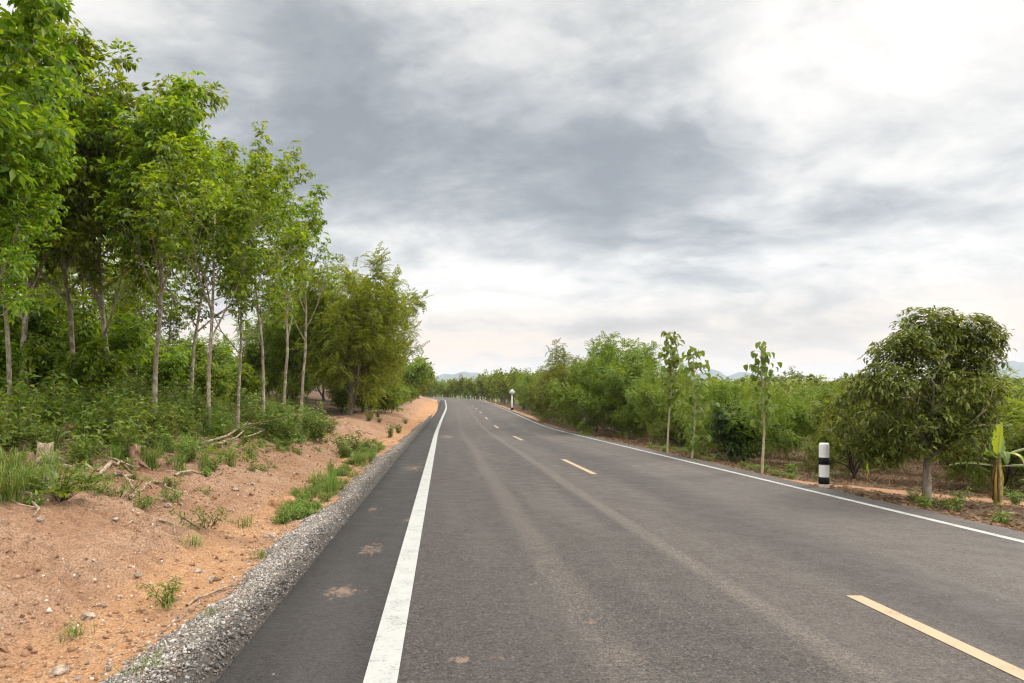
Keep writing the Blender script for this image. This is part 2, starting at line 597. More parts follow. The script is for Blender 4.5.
c = n.mix(dm, c, n.mix(n.mapr(gg_, .40, .60), tuple(q * .45 for q in dust), tuple(q * 1.2 for q in dust)))
c = n.mix(n.math('MULTIPLY', n.mapr(U, -.42, -.22, 1, 0), .80), c, n.mix(n.mapr(gg_, .42, .60), (.008, .007, .0065), (.040, .034, .031)))
c = n.mix(n.math('MULTIPLY', n.mapr(U, 2.6, 5.2), .26), c, n.mix(n.mapr(gg_, .40, .60), (.06, .05, .045), (.17, .15, .135)))
dk = n.math('MULTIPLY', n.math('MAXIMUM', band(3.75, .25, .4), n.math('MULTIPLY', band(.25, .3, .4), .5)), n.mapr(big, .3, .7, .12, .42))
c = n.mix(dk, c, (.030, .027, .026))
c = n.mix(n.mapr(big, .45, .75, 0, .25), c, (.11, .10, .09))
# orange mud tracked on to the shoulder
spots = None
for (su, ss, a, b) in ((-.72, 6.9, .20, .42), (-.80, 5.35, .22, .34), (-.45, 8.6, .10, .3), (.10, 3.95, .13, .09),
                       (.30, 3.97, .07, .07), (-1.0, 9.5, .12, .45), (-.66, 15.5, .35, 1.2), (.2, 30, .5, 2.5), (1.0, 4.6, .07, .08), (.75, 5.6, .06, .1)):
    dx = n.math('DIVIDE', n.math('SUBTRACT', U, su), a); dy = n.math('DIVIDE', n.math('SUBTRACT', S, ss), b)
    r2 = n.math('ADD', n.math('MULTIPLY', dx, dx), n.math('MULTIPLY', dy, dy))
    w = n.math('EXPONENT', n.math('MULTIPLY', r2, -1.6))
    spots = w if spots is None else n.math('MAXIMUM', spots, w)
brk = n.noise(n.vmath('MULTIPLY', p, (1, .55, 1)), 13, 6, .72, .6)
sp = n.mapr(n.math('ADD', n.math('MULTIPLY', spots, .62), n.math('MULTIPLY', n.math('SUBTRACT', brk, .5), 2.4)), .34, .80)
sp = n.math('MULTIPLY', sp, n.mapr(spots, .08, .3))
c = n.mix(n.math('MULTIPLY', sp, .40), c, (.37, .235, .155))
# sparse pale flecks of grit
fl = n.voro(p, 5.5); flc = n.voro(p, 5.5, out='Color')
sf = n.new('ShaderNodeSeparateColor'); n.set(sf.inputs[0], flc)
fm = n.math('MULTIPLY', n.mapr(fl, .03, .06, 1, 0), n.math('GREATER_THAN', sf.outputs[0], .86))
c = n.mix(n.math('MULTIPLY', fm, .6), c, (.36, .30, .25))
hgt = n.math('ADD', n.math('MULTIPLY', gg_, 1.2), n.math('MULTIPLY', sg.outputs[0], .5))
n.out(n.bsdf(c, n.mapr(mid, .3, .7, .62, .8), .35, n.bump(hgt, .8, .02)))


def line_mat(name, col, worn):
    m, n = new_mat(name)
    p = n.pos()
    k = n.noise(p, 40, 4, .65); k2 = n.noise(p, 4, 4, .6)
    w = n.math('ADD', n.math('MULTIPLY', k, .6), n.math('MULTIPLY', k2, .4))
    c = n.mix(n.mapr(w, .52, .63, 0, .7), col, worn)
    c = n.mix(n.mapr(k2, .35, .7, 0, .22), c, tuple(q * .72 for q in col))
    n.out(n.bsdf(c, .7, .25, n.bump(k, .4, .006)))
    return m


M['line_white'] = line_mat('white road paint', (.345, .342, .322), (.15, .135, .12))
M['line_yellow'] = line_mat('pale yellow road paint', (.37, .272, .172), (.19, .15, .11))

m, n = new_mat('gravel bed'); M['gravel'] = m
p = n.pos()
cc = n.voro(p, 34, out='Color'); cd = n.voro(p, 34)
sc_ = n.new('ShaderNodeSeparateColor'); n.set(sc_.inputs[0], cc)
c = n.ramp(sc_.outputs[0], [(0, (.10, .08, .062)), (.35, (.20, .165, .13)), (.75, (.29, .245, .20)), (1, (.40, .36, .31))])
c = n.mix(n.mapr(cd, .35, .55, 0, .75), c, (.05, .042, .036))
tar = n.attr('tar')
c = n.mix(n.math('MULTIPLY', tar, .72), c, (.030, .026, .024))
n.out(n.bsdf(c, .85, .25, n.bump(n.mapr(cd, 0, .5, 1, 0), .9, .03)))

m, n = new_mat('gravel chips'); M['chips'] = m
rnd = n.new('ShaderNodeNewGeometry').outputs['Random Per Island']
c = n.ramp(rnd, [(0, (.08, .068, .056)), (.10, (.30, .18, .115)), (.13, (.13, .11, .092)), (.45, (.23, .20, .175)), (.80, (.35, .32, .285)), (1, (.52, .49, .45))])
c = n.mix(n.math('MULTIPLY', n.attr('tar'), .85), c, (.035, .030, .028))
n.out(n.bsdf(c, .8, .3))

m, n = new_mat('pebbles'); M['pebbles'] = m
rnd = n.new('ShaderNodeNewGeometry').outputs['Random Per Island']
c = n.ramp(rnd, [(0, (.22, .12, .07)), (.4, (.36, .21, .13)), (.8, (.46, .34, .25)), (1, (.62, .55, .47))])
n.out(n.bsdf(c, .9, .15))

m, n = new_mat('soil crumbs'); M['crumbs'] = m
rnd = n.new('ShaderNodeNewGeometry').outputs['Random Per Island']
n.out(n.bsdf(n.ramp(rnd, [(0, (.16, .085, .05)), (.5, (.26, .15, .09)), (1, (.36, .23, .15))]), .95, .1))

m, n = new_mat('wooded hills'); M['hills'] = m
p = n.pos()
k = n.noise(p, .004, 8, .6)
n.out(n.bsdf(n.mix(n.mapr(k, .35, .65), (.03, .055, .022), (.07, .085, .035)), 1.0, .0))

# ================================================================== SETTING
def grid_mesh(name, xs, ys, attrs=True):
    X, Y = np.meshgrid(xs, ys)
    Z = ground(X, Y)
    V = np.stack([X, Y, Z], -1).reshape(-1, 3)
    nx, ny = len(xs), len(ys)
    i = (np.arange(ny - 1)[:, None] * nx + np.arange(nx - 1)[None]).ravel()
    Q = np.stack([i, i + 1, i + nx + 1, i + nx], -1)
    me = mesh_from(name, V, Q, smooth=True)
    x = V[:, 0]; y = V[:, 1]
    u, s = road_us(x, y)
    fn = fbm(x * .45, y * .45, 31); f2 = fbm(x * 2.2, y * 2.2, 33)
    orange = sstep(-2.9, -2.3, u) * (1 - sstep(-1.2, -.9, u))
    lit_l = sstep(-4.9, -6.3, u + 1.6 * fn + .8 * f2)
    clear = np.exp(-(((x + 12.8) / 4.2) ** 2 + ((y - 31) / 4.5) ** 2))
    clear2 = np.exp(-(((x + 6.2) / 1.6) ** 2 + ((y - 30) / 5.5) ** 2))
    lit_l = lit_l * (1 - sstep(.3, .6, clear + .25 * f2)) * (1 - .7 * sstep(.3, .6, clear2 + .3 * fn))
    lit_r = sstep(6.7, 7.2, u + .5 * f2)
    lit = np.where(u < 2, lit_l, lit_r)
    pp = np.array([(6.5, 13.75), (7.3, 13.3), (8.4, 12.95), (10.2, 12.55), (13, 12.1), (18, 11.2), (26, 9.5)])
    d = np.full(len(x), 99.0)
    for a, b in zip(pp[:-1], pp[1:]):
        t = np.clip(((x - a[0]) * (b - a)[0] + (y - a[1]) * (b - a)[1]) / ((b - a) ** 2).sum(), 0, 1)
        d = np.minimum(d, np.hypot(x - a[0] - t * (b - a)[0], y - a[1] - t * (b - a)[1]))
    path = 1 - sstep(.40, .85, d)
    verge = sstep(6.5, 6.7, u) * (1 - sstep(7.0, 7.9, u + .6 * fn)) * sstep(40, 60, s)
    path = np.maximum(path, .9 * verge)
    green = sstep(55, 85, np.hypot(x, y)) * np.where(u > 2, sstep(12, 20, u), .0 * u)
    if attrs:
        for k, v in (('orange', orange), ('litter', lit), ('path', path), ('green', green)):
            a = me.attributes.new(k, 'FLOAT', 'POINT'); a.data.foreach_set('value', v.astype(np.float32))
    return me


def steps(segs):
    out = [segs[0][0]]
    for a, b, d0, d1 in segs:
        x = a
        while x < b - 1e-6:
            t = (x - a) / (b - a)
            x = min(b, x + d0 + (d1 - d0) * t); out.append(x)
    return np.array(out)


xs = np.concatenate([-steps([(9, 16, .22, .6), (16, 50, .6, 2.2), (50, 300, 4, 25), (300, 7000, 40, 900)])[::-1],
                     steps([(-9, -5.5, .16, .08), (-5.5, -.8, .055, .055), (-.8, 6.4, .6, .6), (6.4, 10, .10, .14), (10, 20, .2, .5),
                            (20, 60, .6, 2.2), (60, 300, 4, 25), (300, 7000, 40, 900)])[1:]])
ys = np.concatenate([-steps([(0, 20, .8, 3), (20, 400, 8, 60), (400, 2000, 100, 400)])[::-1],
                     steps([(0, 3, .3, .1), (3, 9, .035, .05), (9, 12, .05, .075), (12, 24, .085, .2), (24, 60, .22, .8), (60, 210, .8, 1.5),
                            (210, 700, 4, 25), (700, 7000, 40, 900)])[1:]])
g = link('ground', grid_mesh('ground', xs, ys), M['earth']); g['kind'] = 'structure'

# ---- road surface
ss = np.concatenate([np.arange(-60, 0, 4.0), np.arange(0, 20, .12), np.arange(20, 70, .5), np.arange(70, 262, 1.2)])
us = np.concatenate([[ROAD_L - .02, ROAD_L], np.linspace(-.9, 6.3, 9), [ROAD_R, ROAD_R + .05]])


def road_strip(us, ss, zo, ragged=False):
    U_, S_ = np.meshgrid(us, ss)
    U2 = U_.copy()
    if ragged:
        e = .055 * fbm(ss * 1.4, ss * 0, 41) + .03 * fbm(ss * 7, ss * 0, 42)
        U2[:, 0] += e; U2[:, 1] += e; U2[:, -1] += 1.6 * e; U2[:, -2] += 1.6 * e
    X, Y = road_xy(U2, S_)
    Z = zroad(S_) + zo
    if ragged:
        Z[:, 0] -= .09; Z[:, -1] -= .09
    V = np.stack([X, Y, Z], -1).reshape(-1, 3)
    nx = len(us)
    i = (np.arange(len(ss) - 1)[:, None] * nx + np.arange(nx - 1)[None]).ravel()
    return V, np.stack([i, i + 1, i + nx + 1, i + nx], -1), np.stack([U2, S_], -1).reshape(-1, 2)


V, Q, UVv = road_strip(us, ss, 0.0, True)
me = mesh_from('road', V, Q)
uvl = me.uv_layers.new(name='road')
li = np.empty(len(me.loops), np.int32); me.loops.foreach_get('vertex_index', li)
uvl.data.foreach_set('uv', UVv[li].astype(np.float32).ravel())
road = link('road', me, M['asphalt']); road['kind'] = 'structure'


def strip_obj(name, parts, mat):
    gg = Geo()
    for (u0, u1, s0, s1, ds) in parts:
        sl = np.linspace(s0, s1, max(2, int((s1 - s0) / ds) + 1))
        V, Q, _ = road_strip(np.array([u0, u1]), sl, .004)
        gg.add(V, Q)
    o = link(name, gg.mesh(name), mat, road); o['kind'] = 'structure'
    return o


strip_obj('edge_line', [(LINE_L - .09, LINE_L + .09, -60, 262, .8)], M['line_white'])
strip_obj('edge_line', [(LINE_R - .055, LINE_R + .055, -60, 262, .8)], M['line_white'])
d0 = 5.22 - 3 * 12.3
dashes = []
s = 2.2
for (a, b) in ((-7.2, -3.9), (2.0, 5.24), (14.2, 17.9), (27.1, 30.6), (39.6, 43.0), (52, 55.4), (64.4, 67.8), (77, 80), (89, 92), (101, 104), (113, 116), (125, 128), (137, 140), (149, 152)):
    dashes.append((LINE_C - .06, LINE_C + .06, a, b, .6))
strip_obj('centre_line', dashes, M['line_yellow'])

# ---- gravel windrow along the left edge
rng = np.random.default_rng(3)
sg_ = np.concatenate([np.arange(-30, 0, 1.0), np.arange(0, 16, .05), np.arange(16, 40, .12), np.arange(40, 210, .6)])
prof = np.array([(-1.19, -.04, 1), (-1.215, .012, 1), (-1.27, .050, 1), (-1.33, .078, .95), (-1.42, .095, .85), (-1.50, .098, .35), (-1.57, .088, 0), (-1.67, .074, 0), (-1.80, .055, 0), (-1.95, .028, 0), (-2.06, -.06, 0), (-2.2, -.14, 0)])


def berm_at(s, j):
    """offset and height of the windrow profile"""
    w = 1 + .7 * fbm(s * .55, s * 0, 51) + .5 * fbm(s * 2.0, s * 0, 52)
    u = -1.19 + .62 * (prof[j, 0] + 1.19) * w
    z = .70 * prof[j, 1] * (1 + 1.1 * fbm(s * .8, s * 0 + 3, 53))
    return u, z


rows = []
tar = []
for j in range(len(prof)):
    u, z = berm_at(sg_, j)
    u = u + .02 * fbm(sg_ * 6, sg_ * 0 + j * 3.7, 54) * (j > 1); z = z + .035 * fbm(sg_ * 9, sg_ * 0 + j * 2.3, 55, 2) * (j > 1)
    X, Y = road_xy(u, sg_)
    rows.append(np.stack([X, Y, zroad(sg_) + z], -1))
    tar.append(np.full(len(sg_), prof[j, 2]))
V = np.stack(rows, 1); nx = len(prof)
i = (np.arange(len(sg_) - 1)[:, None] * nx + np.arange(nx - 1)[None]).ravel()
me = mesh_from('gravel_verge', V.reshape(-1, 3), np.stack([i + 1, i, i + nx, i + nx + 1], -1), smooth=True)
a = me.attributes.new('tar', 'FLOAT', 'POINT'); a.data.foreach_set('value', np.stack(tar, 1).ravel().astype(np.float32))
verge = link('gravel_verge', me, M['gravel']); verge['kind'] = 'structure'

# irregular stone template set
def stone(rng, n=1):
    V = np.array([[1, 0, 0], [-1, 0, 0], [0, 1, 0], [0, -1, 0], [0, 0, 1], [0, 0, -1]], float)
    V = V * rng.uniform(.55, 1.15, (6, 1)) + rng.normal(size=(6, 3)) * .22
    T = np.array([[0, 2, 4], [2, 1, 4], [1, 3, 4], [3, 0, 4], [2, 0, 5], [1, 2, 5], [3, 1, 5], [0, 3, 5]])
    return V, T


def stones(name, pos, size, mat, tarv=None, seed=1):
    rng = np.random.default_rng(seed)
    m = len(pos)
    V = np.array([[1, 0, 0], [-1, 0, 0], [0, 1, 0], [0, -1, 0], [0, 0, 1], [0, 0, -1]], float)
    V = V[None] * rng.uniform(.5, 1.15, (m, 6, 1)) + rng.normal(size=(m, 6, 3)) * .22
    V = V * (size[:, None, None] * np.array([1, 1, .75]))
    f = rng.normal(size=(m, 3)); rot = frames(f, np.array([0, 0, 1.0]) + rng.normal(size=(m, 3)) * .5)
    V = np.einsum('mij,mnj->mni', rot, V) + pos[:, None, :]
    T = np.array([[0, 2, 4], [2, 1, 4], [1, 3, 4], [3, 0, 4], [2, 0, 5], [1, 2, 5], [3, 1, 5], [0, 3, 5]])
    T = (T[None] + (np.arange(m) * 6)[:, None, None]).reshape(-1, 3)
    me = mesh_from(name, V.reshape(-1, 3), None, T)
    if tarv is not None:
        a = me.attributes.new('tar', 'FLOAT', 'POINT'); a.data.foreach_set('value', np.repeat(tarv, 6).astype(np.float32))
    o = link(name, me, mat); o['kind'] = 'stuff'
    return o


# loose chips: dense near the camera, thinner away
m_ = 26000
s_ = np.concatenate([rng.uniform(2.6, 9, 17000), rng.uniform(9, 24, 9000)])
v = rng.beta(1.3, 1.3, m_)
un = -1.215 + (-2.08 + 1.215) * v + rng.normal(size=m_) * .02 - .5 * (rng.random(m_) < .12) * rng.random(m_)
w = 1 + .7 * fbm(s_ * .55, s_ * 0, 51) + .5 * fbm(s_ * 2.0, s_ * 0, 52)
zz = .70 * np.interp(-un, -prof[:, 0], prof[:, 1]) * (1 + 1.1 * fbm(s_ * .8, s_ * 0 + 3, 53))
tv = np.interp(-un + rng.normal(size=m_) * .06, -prof[:, 0], prof[:, 2])
uu = -1.19 + .62 * (un + 1.19) * w
X, Y = road_xy(uu, s_)
zg = np.maximum(zroad(s_) + zz, ground(X, Y))
stones('gravel_chips', np.stack([X, Y, zg + .004], -1), rng.uniform(.004, .011, m_) + .012 * rng.random(m_) ** 5, M['chips'], tv * rng.uniform(.3, 1, m_), 5)
# pebbles in the ditch, on the bank and beside the right edge
m_ = 5200
s_ = 2.6 + 22 * rng.random(m_) ** 1.5; uu = rng.uniform(-5.2, -1.7, m_)
k = fbm(uu * 1.2, s_ * .8, 61) + .35 * np.exp(-((uu + 2.6) / .5) ** 2) + rng.normal(size=m_) * .15
keep = k > .02; s_, uu = s_[keep], uu[keep]
X, Y = road_xy(uu, s_)
stones('pebbles', np.stack([X, Y, ground(X, Y) + .003], -1), rng.uniform(.006, .022, len(X)) * (1 + .8 * (rng.random(len(X)) > .95)), M['pebbles'], None, 6)

m_ = 9000
s_ = 2.6 + 24 * rng.random(m_) ** 1.4; uu = rng.uniform(-6.0, -1.8, m_)
k = fbm(uu * 1.6, s_ * 1.1, 63) + rng.normal(size=m_) * .12 > .03; s_, uu = s_[k], uu[k]
X, Y = road_xy(uu, s_)
stones('soil_crumbs', np.stack([X, Y, ground(X, Y) + .002], -1), rng.uniform(.010, .035, len(X)) * (1 + 1.0 * (rng.random(len(X)) > .96)), M['crumbs'], None, 16)

# ---- far mountains: three real ridges several kilometres off
def ridge(name, y0, depth, x0, x1, hfun, seed):
    xs = np.linspace(x0, x1, 420); ys = np.linspace(0, 1, 22)
    X, T = np.meshgrid(xs, ys)
    hh = hfun(X)
    shape = np.sin(np.clip(T, 0, 1) * PI) ** .9
    rough = 1 + .55 * fbm(X / 260, T * 5 + seed, seed + 5)
    Z = np.minimum(6 + hh * shape * rough, 335)
    Y = y0 + T * depth + 200 * fbm(X / 700, X * 0, seed)
    V = np.stack([X, Y, Z], -1).reshape(-1, 3)
    nx = len(xs)
    i = (np.arange(len(ys) - 1)[:, None] * nx + np.arange(nx - 1)[None]).ravel()
    o = link(name, mesh_from(name, V, np.stack([i, i + 1, i + nx + 1, i + nx], -1), smooth=True), M['hills'])
    o['kind'] = 'structure'
    return o


def bumps(lst, base=0):
    def f(X):
        px = VX + F * X / 5000.0
        h = base + 0 * X
        for c, w, k in lst: h = h + k * np.exp(-((px - c) / w) ** 2)
        return h * (1 + .35 * fbm(X / 340, X * 0 + 2, 71))
    return f


# heights in metres at 5 km (1 px is 7.3 m)
ridge('mountains', 4700, 1200, -6500, 6800, bumps([(450, 30, 95), (490, 30, 50), (640, 50, 90), (722, 15, 85), (762, 26, 105), (700, 80, 65), (1040, 40, 150), (1120, 90, 110), (860, 60, 50), (250, 160, 160)], 85), 3)
ridge('mountains', 3600, 800, -5000, 5200, bumps([(690, 40, 40), (750, 25, 40), (800, 60, 35), (1000, 90, 50), (450, 40, 30)], 55), 9)
# ================================================================== PLANT KINDS
def tree_meshes(seed, spec, L, r, leaf, per, spread, kw=None, tilt=(0, 0), wood='w', maxlevel=9, prune=None, sides=(9, 6, 4, 3, 3)):
    rng = np.random.default_rng(seed)
    out = dict(tubes=[], tips=[])
    d = np.array([tilt[0], tilt[1], 1.0])
    grow(rng, (0, 0, -.08), d, L, r, spec, 0, out)
    if prune: out['tips'] = [t for t in out['tips'] if prune(t[0], rng)]
    V, Q = leaves_on(rng, out['tips'], leaf, per, spread, **(kw or {}))
    ht = V[:, 2].max()
    return wood_mesh('trunk', out, sides, maxlevel), mesh_from('crown', V, Q), ht, out


def make_tree(name, meshes, bark, leafm, label, cat, group=None, loc=(0, 0, -100)):
    t = thing(name, label, cat, loc, 0, group)
    link('trunk', meshes[0], bark, t)
    link('crown', meshes[1], leafm, t)
    t['_h'] = float(meshes[2])
    return t


tri = trifoliate(.19, .088)
tri_big = trifoliate(.23, .10)
pin = pinnate(.26, 7, .07, .03)
pin_far = pinnate(.32, 5, .12, .056)
mleaf = single(.17, .048, .35, .35)

RUB = []
rub_spec = lambda t0, n1, ang: [
    dict(seg=9, wob=.035, up=.05, n=n1, t0=t0, t1=1.0, ang=ang, len=(.36, .56), short=.30, taper=.35, flare=1.35),
    dict(seg=6, wob=.10, up=.10, n=(6, 7), t0=.22, t1=1.0, ang=(.4, .85), len=(.34, .52), short=.35, taper=.35),
    dict(seg=4, wob=.14, up=.08, n=(3, 4), t0=.25, t1=1.0, ang=(.4, .9), len=(.42, .62), short=.3, taper=.4),
    dict(seg=3, wob=.15, up=.10, tips=2, tip0=.45, taper=.5)]
kw_r = dict(up_bias=.16, side=1.0, size=(.75, 1.25), droop=.10, jit=.2, fwd=.18)
for sd, t0, n1, L, ang in ((101, .40, (10, 11), 7.2, (.4, 1.0)), (102, .34, (11, 12), 7.6, (.45, 1.1)), (103, .42, (10, 11), 7.0, (.4, 1.0)),
                           (104, .28, (12, 13), 7.0, (.5, 1.15)), (105, .38, (10, 11), 7.8, (.4, 1.05))):
    RUB.append(tree_meshes(sd, rub_spec(t0, n1, ang), L, .070, tri, 7, .21, kw_r, tilt=((sd % 3 - 1) * .02, .01)))
# light, open tree of many ascending stems
RUB_OPEN = []
for sd, L in ((111, 6.6), (112, 6.0), (113, 6.3)):
    sp = [dict(seg=8, wob=.05, up=.06, n=(6, 7), t0=.38, t1=.95, ang=(.3, .62), len=(.42, .62), short=.3, taper=.3, flare=1.3),
          dict(seg=6, wob=.09, up=.14, n=(4, 5), t0=.3, t1=1.0, ang=(.35, .7), len=(.32, .5), short=.3, taper=.3),
          dict(seg=4, wob=.12, up=.14, n=(2, 3), t0=.3, t1=1.0, ang=(.4, .8), len=(.4, .6), short=.3, taper=.4),
          dict(seg=3, wob=.12, up=.1, tips=2, tip0=.6, taper=.5)]
    RUB_OPEN.append(tree_meshes(sd, sp, L, .058, tri, 4, .16, kw_r))
# low-detail rubber tree for the shaded rows behind
RUB_BACK = []
for sd, L in ((121, 7.0), (122, 7.4)):
    sp = rub_spec(.22, (11, 12), (.5, 1.15))
    sp[1]['n'] = (4, 5); sp[2]['n'] = (2, 3); sp[3]['tips'] = 2
    RUB_BACK.append(tree_meshes(sd, sp, L, .075, tri_big, 6, .28, kw_r, maxlevel=2))

kw_f = dict(up_bias=.12, side=1.0, size=(.7, 1.2), droop=.12, jit=.3, fwd=.5)
ORCH = []
for sd in (201, 202, 203, 204):
    sp = [dict(seg=3, wob=.08, up=.0, n=(5, 6), t0=.15, t1=1.0, ang=(.55, 1.0), len=(3.4, 4.6), short=.0, taper=.8, flare=1.3),
          dict(seg=7, wob=.16, up=.05, n=(7, 8), t0=.22, t1=1.0, ang=(.4, .9), len=(.42, .6), short=.45, taper=.25),
          dict(seg=4, wob=.18, up=.02, n=(4, 5), t0=.15, t1=1.0, ang=(.4, .9), len=(.45, .6), short=.3, taper=.35),
          dict(seg=3, wob=.15, up=-.02, tips=3, tip0=.2, taper=.5)]
    ORCH.append(tree_meshes(sd, sp, .62, .065, pin, 6, .13, kw_f, sides=(7, 6, 4, 3, 3)))
ROADT = []
for sd in (211, 212, 213, 214):
    sp = [dict(seg=4, wob=.08, up=.05, n=(5, 6), t0=.15, t1=1.0, ang=(.3, .95), len=(2.4, 3.6), short=.1, taper=.7, flare=1.3),
          dict(seg=7, wob=.13, up=.08, n=(9, 10), t0=.18, t1=1.0, ang=(.45, 1.1), len=(.36, .52), short=.35, taper=.22),
          dict(seg=4, wob=.16, up=.04, n=(4, 5), t0=.2, t1=1.0, ang=(.4, .9), len=(.45, .6), short=.3, taper=.35),
          dict(seg=3, wob=.15, up=.0, tips=3, tip0=.2, taper=.5)]
    ROADT.append(tree_meshes(sd, sp, 1.3, .075, pin_far, 5, .16, kw_f, sides=(7, 6, 4, 3, 3)))
# tall many-stemmed trees at the left, past the rubber rows
LEFTT = []
for sd in (221, 222, 223):
    sp = [dict(seg=4, wob=.06, up=.05, n=(6, 7), t0=.12, t1=1.0, ang=(.25, .7), len=(2.3, 3.0), short=.1, taper=.7, flare=1.3),
          dict(seg=8, wob=.10, up=.10, n=(11, 12), t0=.06, t1=1.0, ang=(.5, 1.1), len=(.30, .42), short=.35, taper=.2),
          dict(seg=4, wob=.14, up=.05, n=(5, 6), t0=.2, t1=1.0, ang=(.4, .9), len=(.42, .58), short=.3, taper=.35),
          dict(seg=3, wob=.15, up=.02, tips=3, tip0=.2, taper=.5)]
    LEFTT.append(tree_meshes(sd, sp, 2.2, .11, pinnate(.42, 5, .15, .075), 5, .22, kw_f, sides=(8, 6, 4, 3, 3)))
UNDER = []
for sd in (241, 242, 243):
    sp = [dict(seg=4, wob=.08, up=.05, n=(7, 8), t0=.08, t1=1.0, ang=(.35, 1.0), len=(.8, 1.2), short=.2, taper=.6),
          dict(seg=5, wob=.14, up=.08, n=(6, 7), t0=.15, t1=1.0, ang=(.45, 1.0), len=(.40, .55), short=.35, taper=.3),
          dict(seg=3, wob=.15, up=.05, tips=3, tip0=.2, taper=.4)]
    UNDER.append(tree_meshes(sd, sp, 1.6, .04, tri, 7, .17, kw_r, maxlevel=1))
# far trees
FART = []
for sd in (231, 232, 233):
    sp = [dict(seg=3, wob=.08, up=.05, n=(5, 6), t0=.2, t1=1.0, ang=(.35, .95), len=(1.9, 2.7), short=.1, taper=.7),
          dict(seg=5, wob=.14, up=.06, n=(6, 7), t0=.2, t1=1.0, ang=(.45, 1.0), len=(.36, .52), short=.4, taper=.22),
          dict(seg=3, wob=.16, up=.02, tips=6, tip0=.1, taper=.4)]
    FART.append(tree_meshes(sd, sp, 1.4, .12, single(.34, .19, .2, .2), 9, .26, dict(up_bias=.2, size=(.6, 1.2), jit=.5), maxlevel=1))

# mango by the right edge: limbs grown, then twigs carried out to a lumpy crown
def mango_mesh(seed):
    rng = np.random.default_rng(seed)
    sp = [dict(seg=5, wob=.06, up=.05, n=(8, 9), t0=.55, t1=1.0, ang=(.40, 1.0), len=(.66, .9), short=.25, taper=.5, flare=1.35),
          dict(seg=5, wob=.12, up=.10, n=(5, 6), t0=.25, t1=1.0, ang=(.45, .95), len=(.4, .55), short=.2, taper=.3),
          dict(seg=3, wob=.14, up=.06, tips=2, tip0=.4, taper=.4)]
    out = dict(tubes=[], tips=[])
    grow(rng, (0, 0, -.08), np.array([.04, 0, 1.0]), 1.35, .068, sp, 0, out)
    nodes = np.concatenate([t[0] for t in out['tubes'] if t[2] > 0])
    lobes = [((-.12, 0, 1.75), (.86, .9, .90)), ((-.88, .1, 1.38), (.54, .7, .62)), ((-.80, -.3, 1.92), (.46, .5, .42)), ((.36, -.15, 1.60), (.52, .7, .66)), ((.72, .1, 2.25), (.46, .5, .46)), ((.55, -.1, 1.78), (.48, .5, .60)), ((.60, -.1, 2.62), (.40, .4, .30)), ((-.02, 0, 2.66), (.46, .5, .42)),
             ((-.50, -.2, 2.32), (.40, .5, .36)), ((-.3, -.4, 1.08), (.62, .6, .46)), ((-.1, .5, 1.25), (.6, .6, .55)), ((.38, -.2, 1.12), (.42, .5, .42)), ((-.75, -.1, .95), (.35, .4, .32))]
    tips = []
    while len(tips) < 1700:
        c, r = lobes[rng.integers(len(lobes))]
        a = rng.normal(size=3); a /= np.linalg.norm(a)
        k = rng.uniform(.62, 1.02) if rng.random() < .85 else rng.uniform(.2, .62)
        q = np.array(c) + a * np.array(r) * k
        if q[2] < .46 + .42 * vnoise(q[0] * 4, q[1] * 4, 5): continue
        if vnoise(q[0] * 3.1 + 9, q[2] * 3.1 + q[1] * 2.7, 77) < .30: continue
        dd = np.linalg.norm(nodes - q, axis=1); b = nodes[dd.argmin()]
        d = (q - b) / (dd.min() + 1e-6) * .6 + a * .6 + np.array([0, 0, .35]); d /= np.linalg.norm(d)
        if rng.random() < .12 and dd.min() < .5: out['tubes'].append((np.array([b, (b + q) / 2 + [0, 0, -.03], q]), np.array([.008, .006, .003]), 2))
        tips.append((q, d))
    V, Q = leaves_on(rng, tips, mleaf, 15, .06, up_bias=.05, side=1.0, size=(.65, 1.15), droop=.22, jit=.3, fwd=.30)
    return wood_mesh('trunk', out, (10, 6, 4)), mesh_from('crown', V, Q), V[:, 2].max(), out


mleaf = single(.105, .036, .35, .3)
MANGO = mango_mesh(304)
# dark round bush
sp = [dict(seg=2, wob=.1, up=.0, n=(9, 10), t0=.1, t1=1.0, ang=(.3, 1.35), len=(3.2, 4.4), short=.1, taper=.8),
      dict(seg=4, wob=.15, up=.10, n=(6, 7), t0=.25, t1=1.0, ang=(.4, 1.0), len=(.40, .55), short=.3, taper=.3),
      dict(seg=3, wob=.15, up=.10, n=(2, 3), t0=.3, t1=1.0, ang=(.4, .9), len=(.5, .6), short=.3, taper=.4),
      dict(seg=2, wob=.15, up=.1, tips=2, tip0=.4, taper=.5)]
DBUSH = tree_meshes(311, sp, .26, .05, single(.13, .06, .3, .25), 12, .08, dict(up_bias=.2, size=(.7, 1.2), droop=.25))


def shrub_mesh(seed, h, nst, leaf, per, lean=.5, spread=.05):
    rng = np.random.default_rng(seed)
    g = Geo(); tips = []
    for k in range(nst):
        a = rng.uniform(0, 6.28); l = rng.uniform(.1, lean); hh = h * rng.uniform(.55, 1.1)
        b = np.array([math.cos(a), math.sin(a), 0]) * rng.uniform(0, .10)
        d = np.array([math.cos(a) * l, math.sin(a) * l, 1.0])
        pts = [b + d * hh * t + rng.normal(size=3) * .02 * t for t in np.linspace(-.06, 1, 6)]
        g.tube(pts, np.linspace(.006, .0025, 6), 3)
        for t in np.linspace(.18, 1, 9):
            i = min(int(t * 5), 4); tips.append((pts[i] * (1 - (t * 5 - i)) + pts[i + 1] * (t * 5 - i), d / np.linalg.norm(d)))
    V, Q = leaves_on(rng, tips, leaf, per, spread, up_bias=.15, size=(.6, 1.2), droop=.25, jit=.4)
    return g.mesh('stem'), mesh_from('foliage', V, Q)


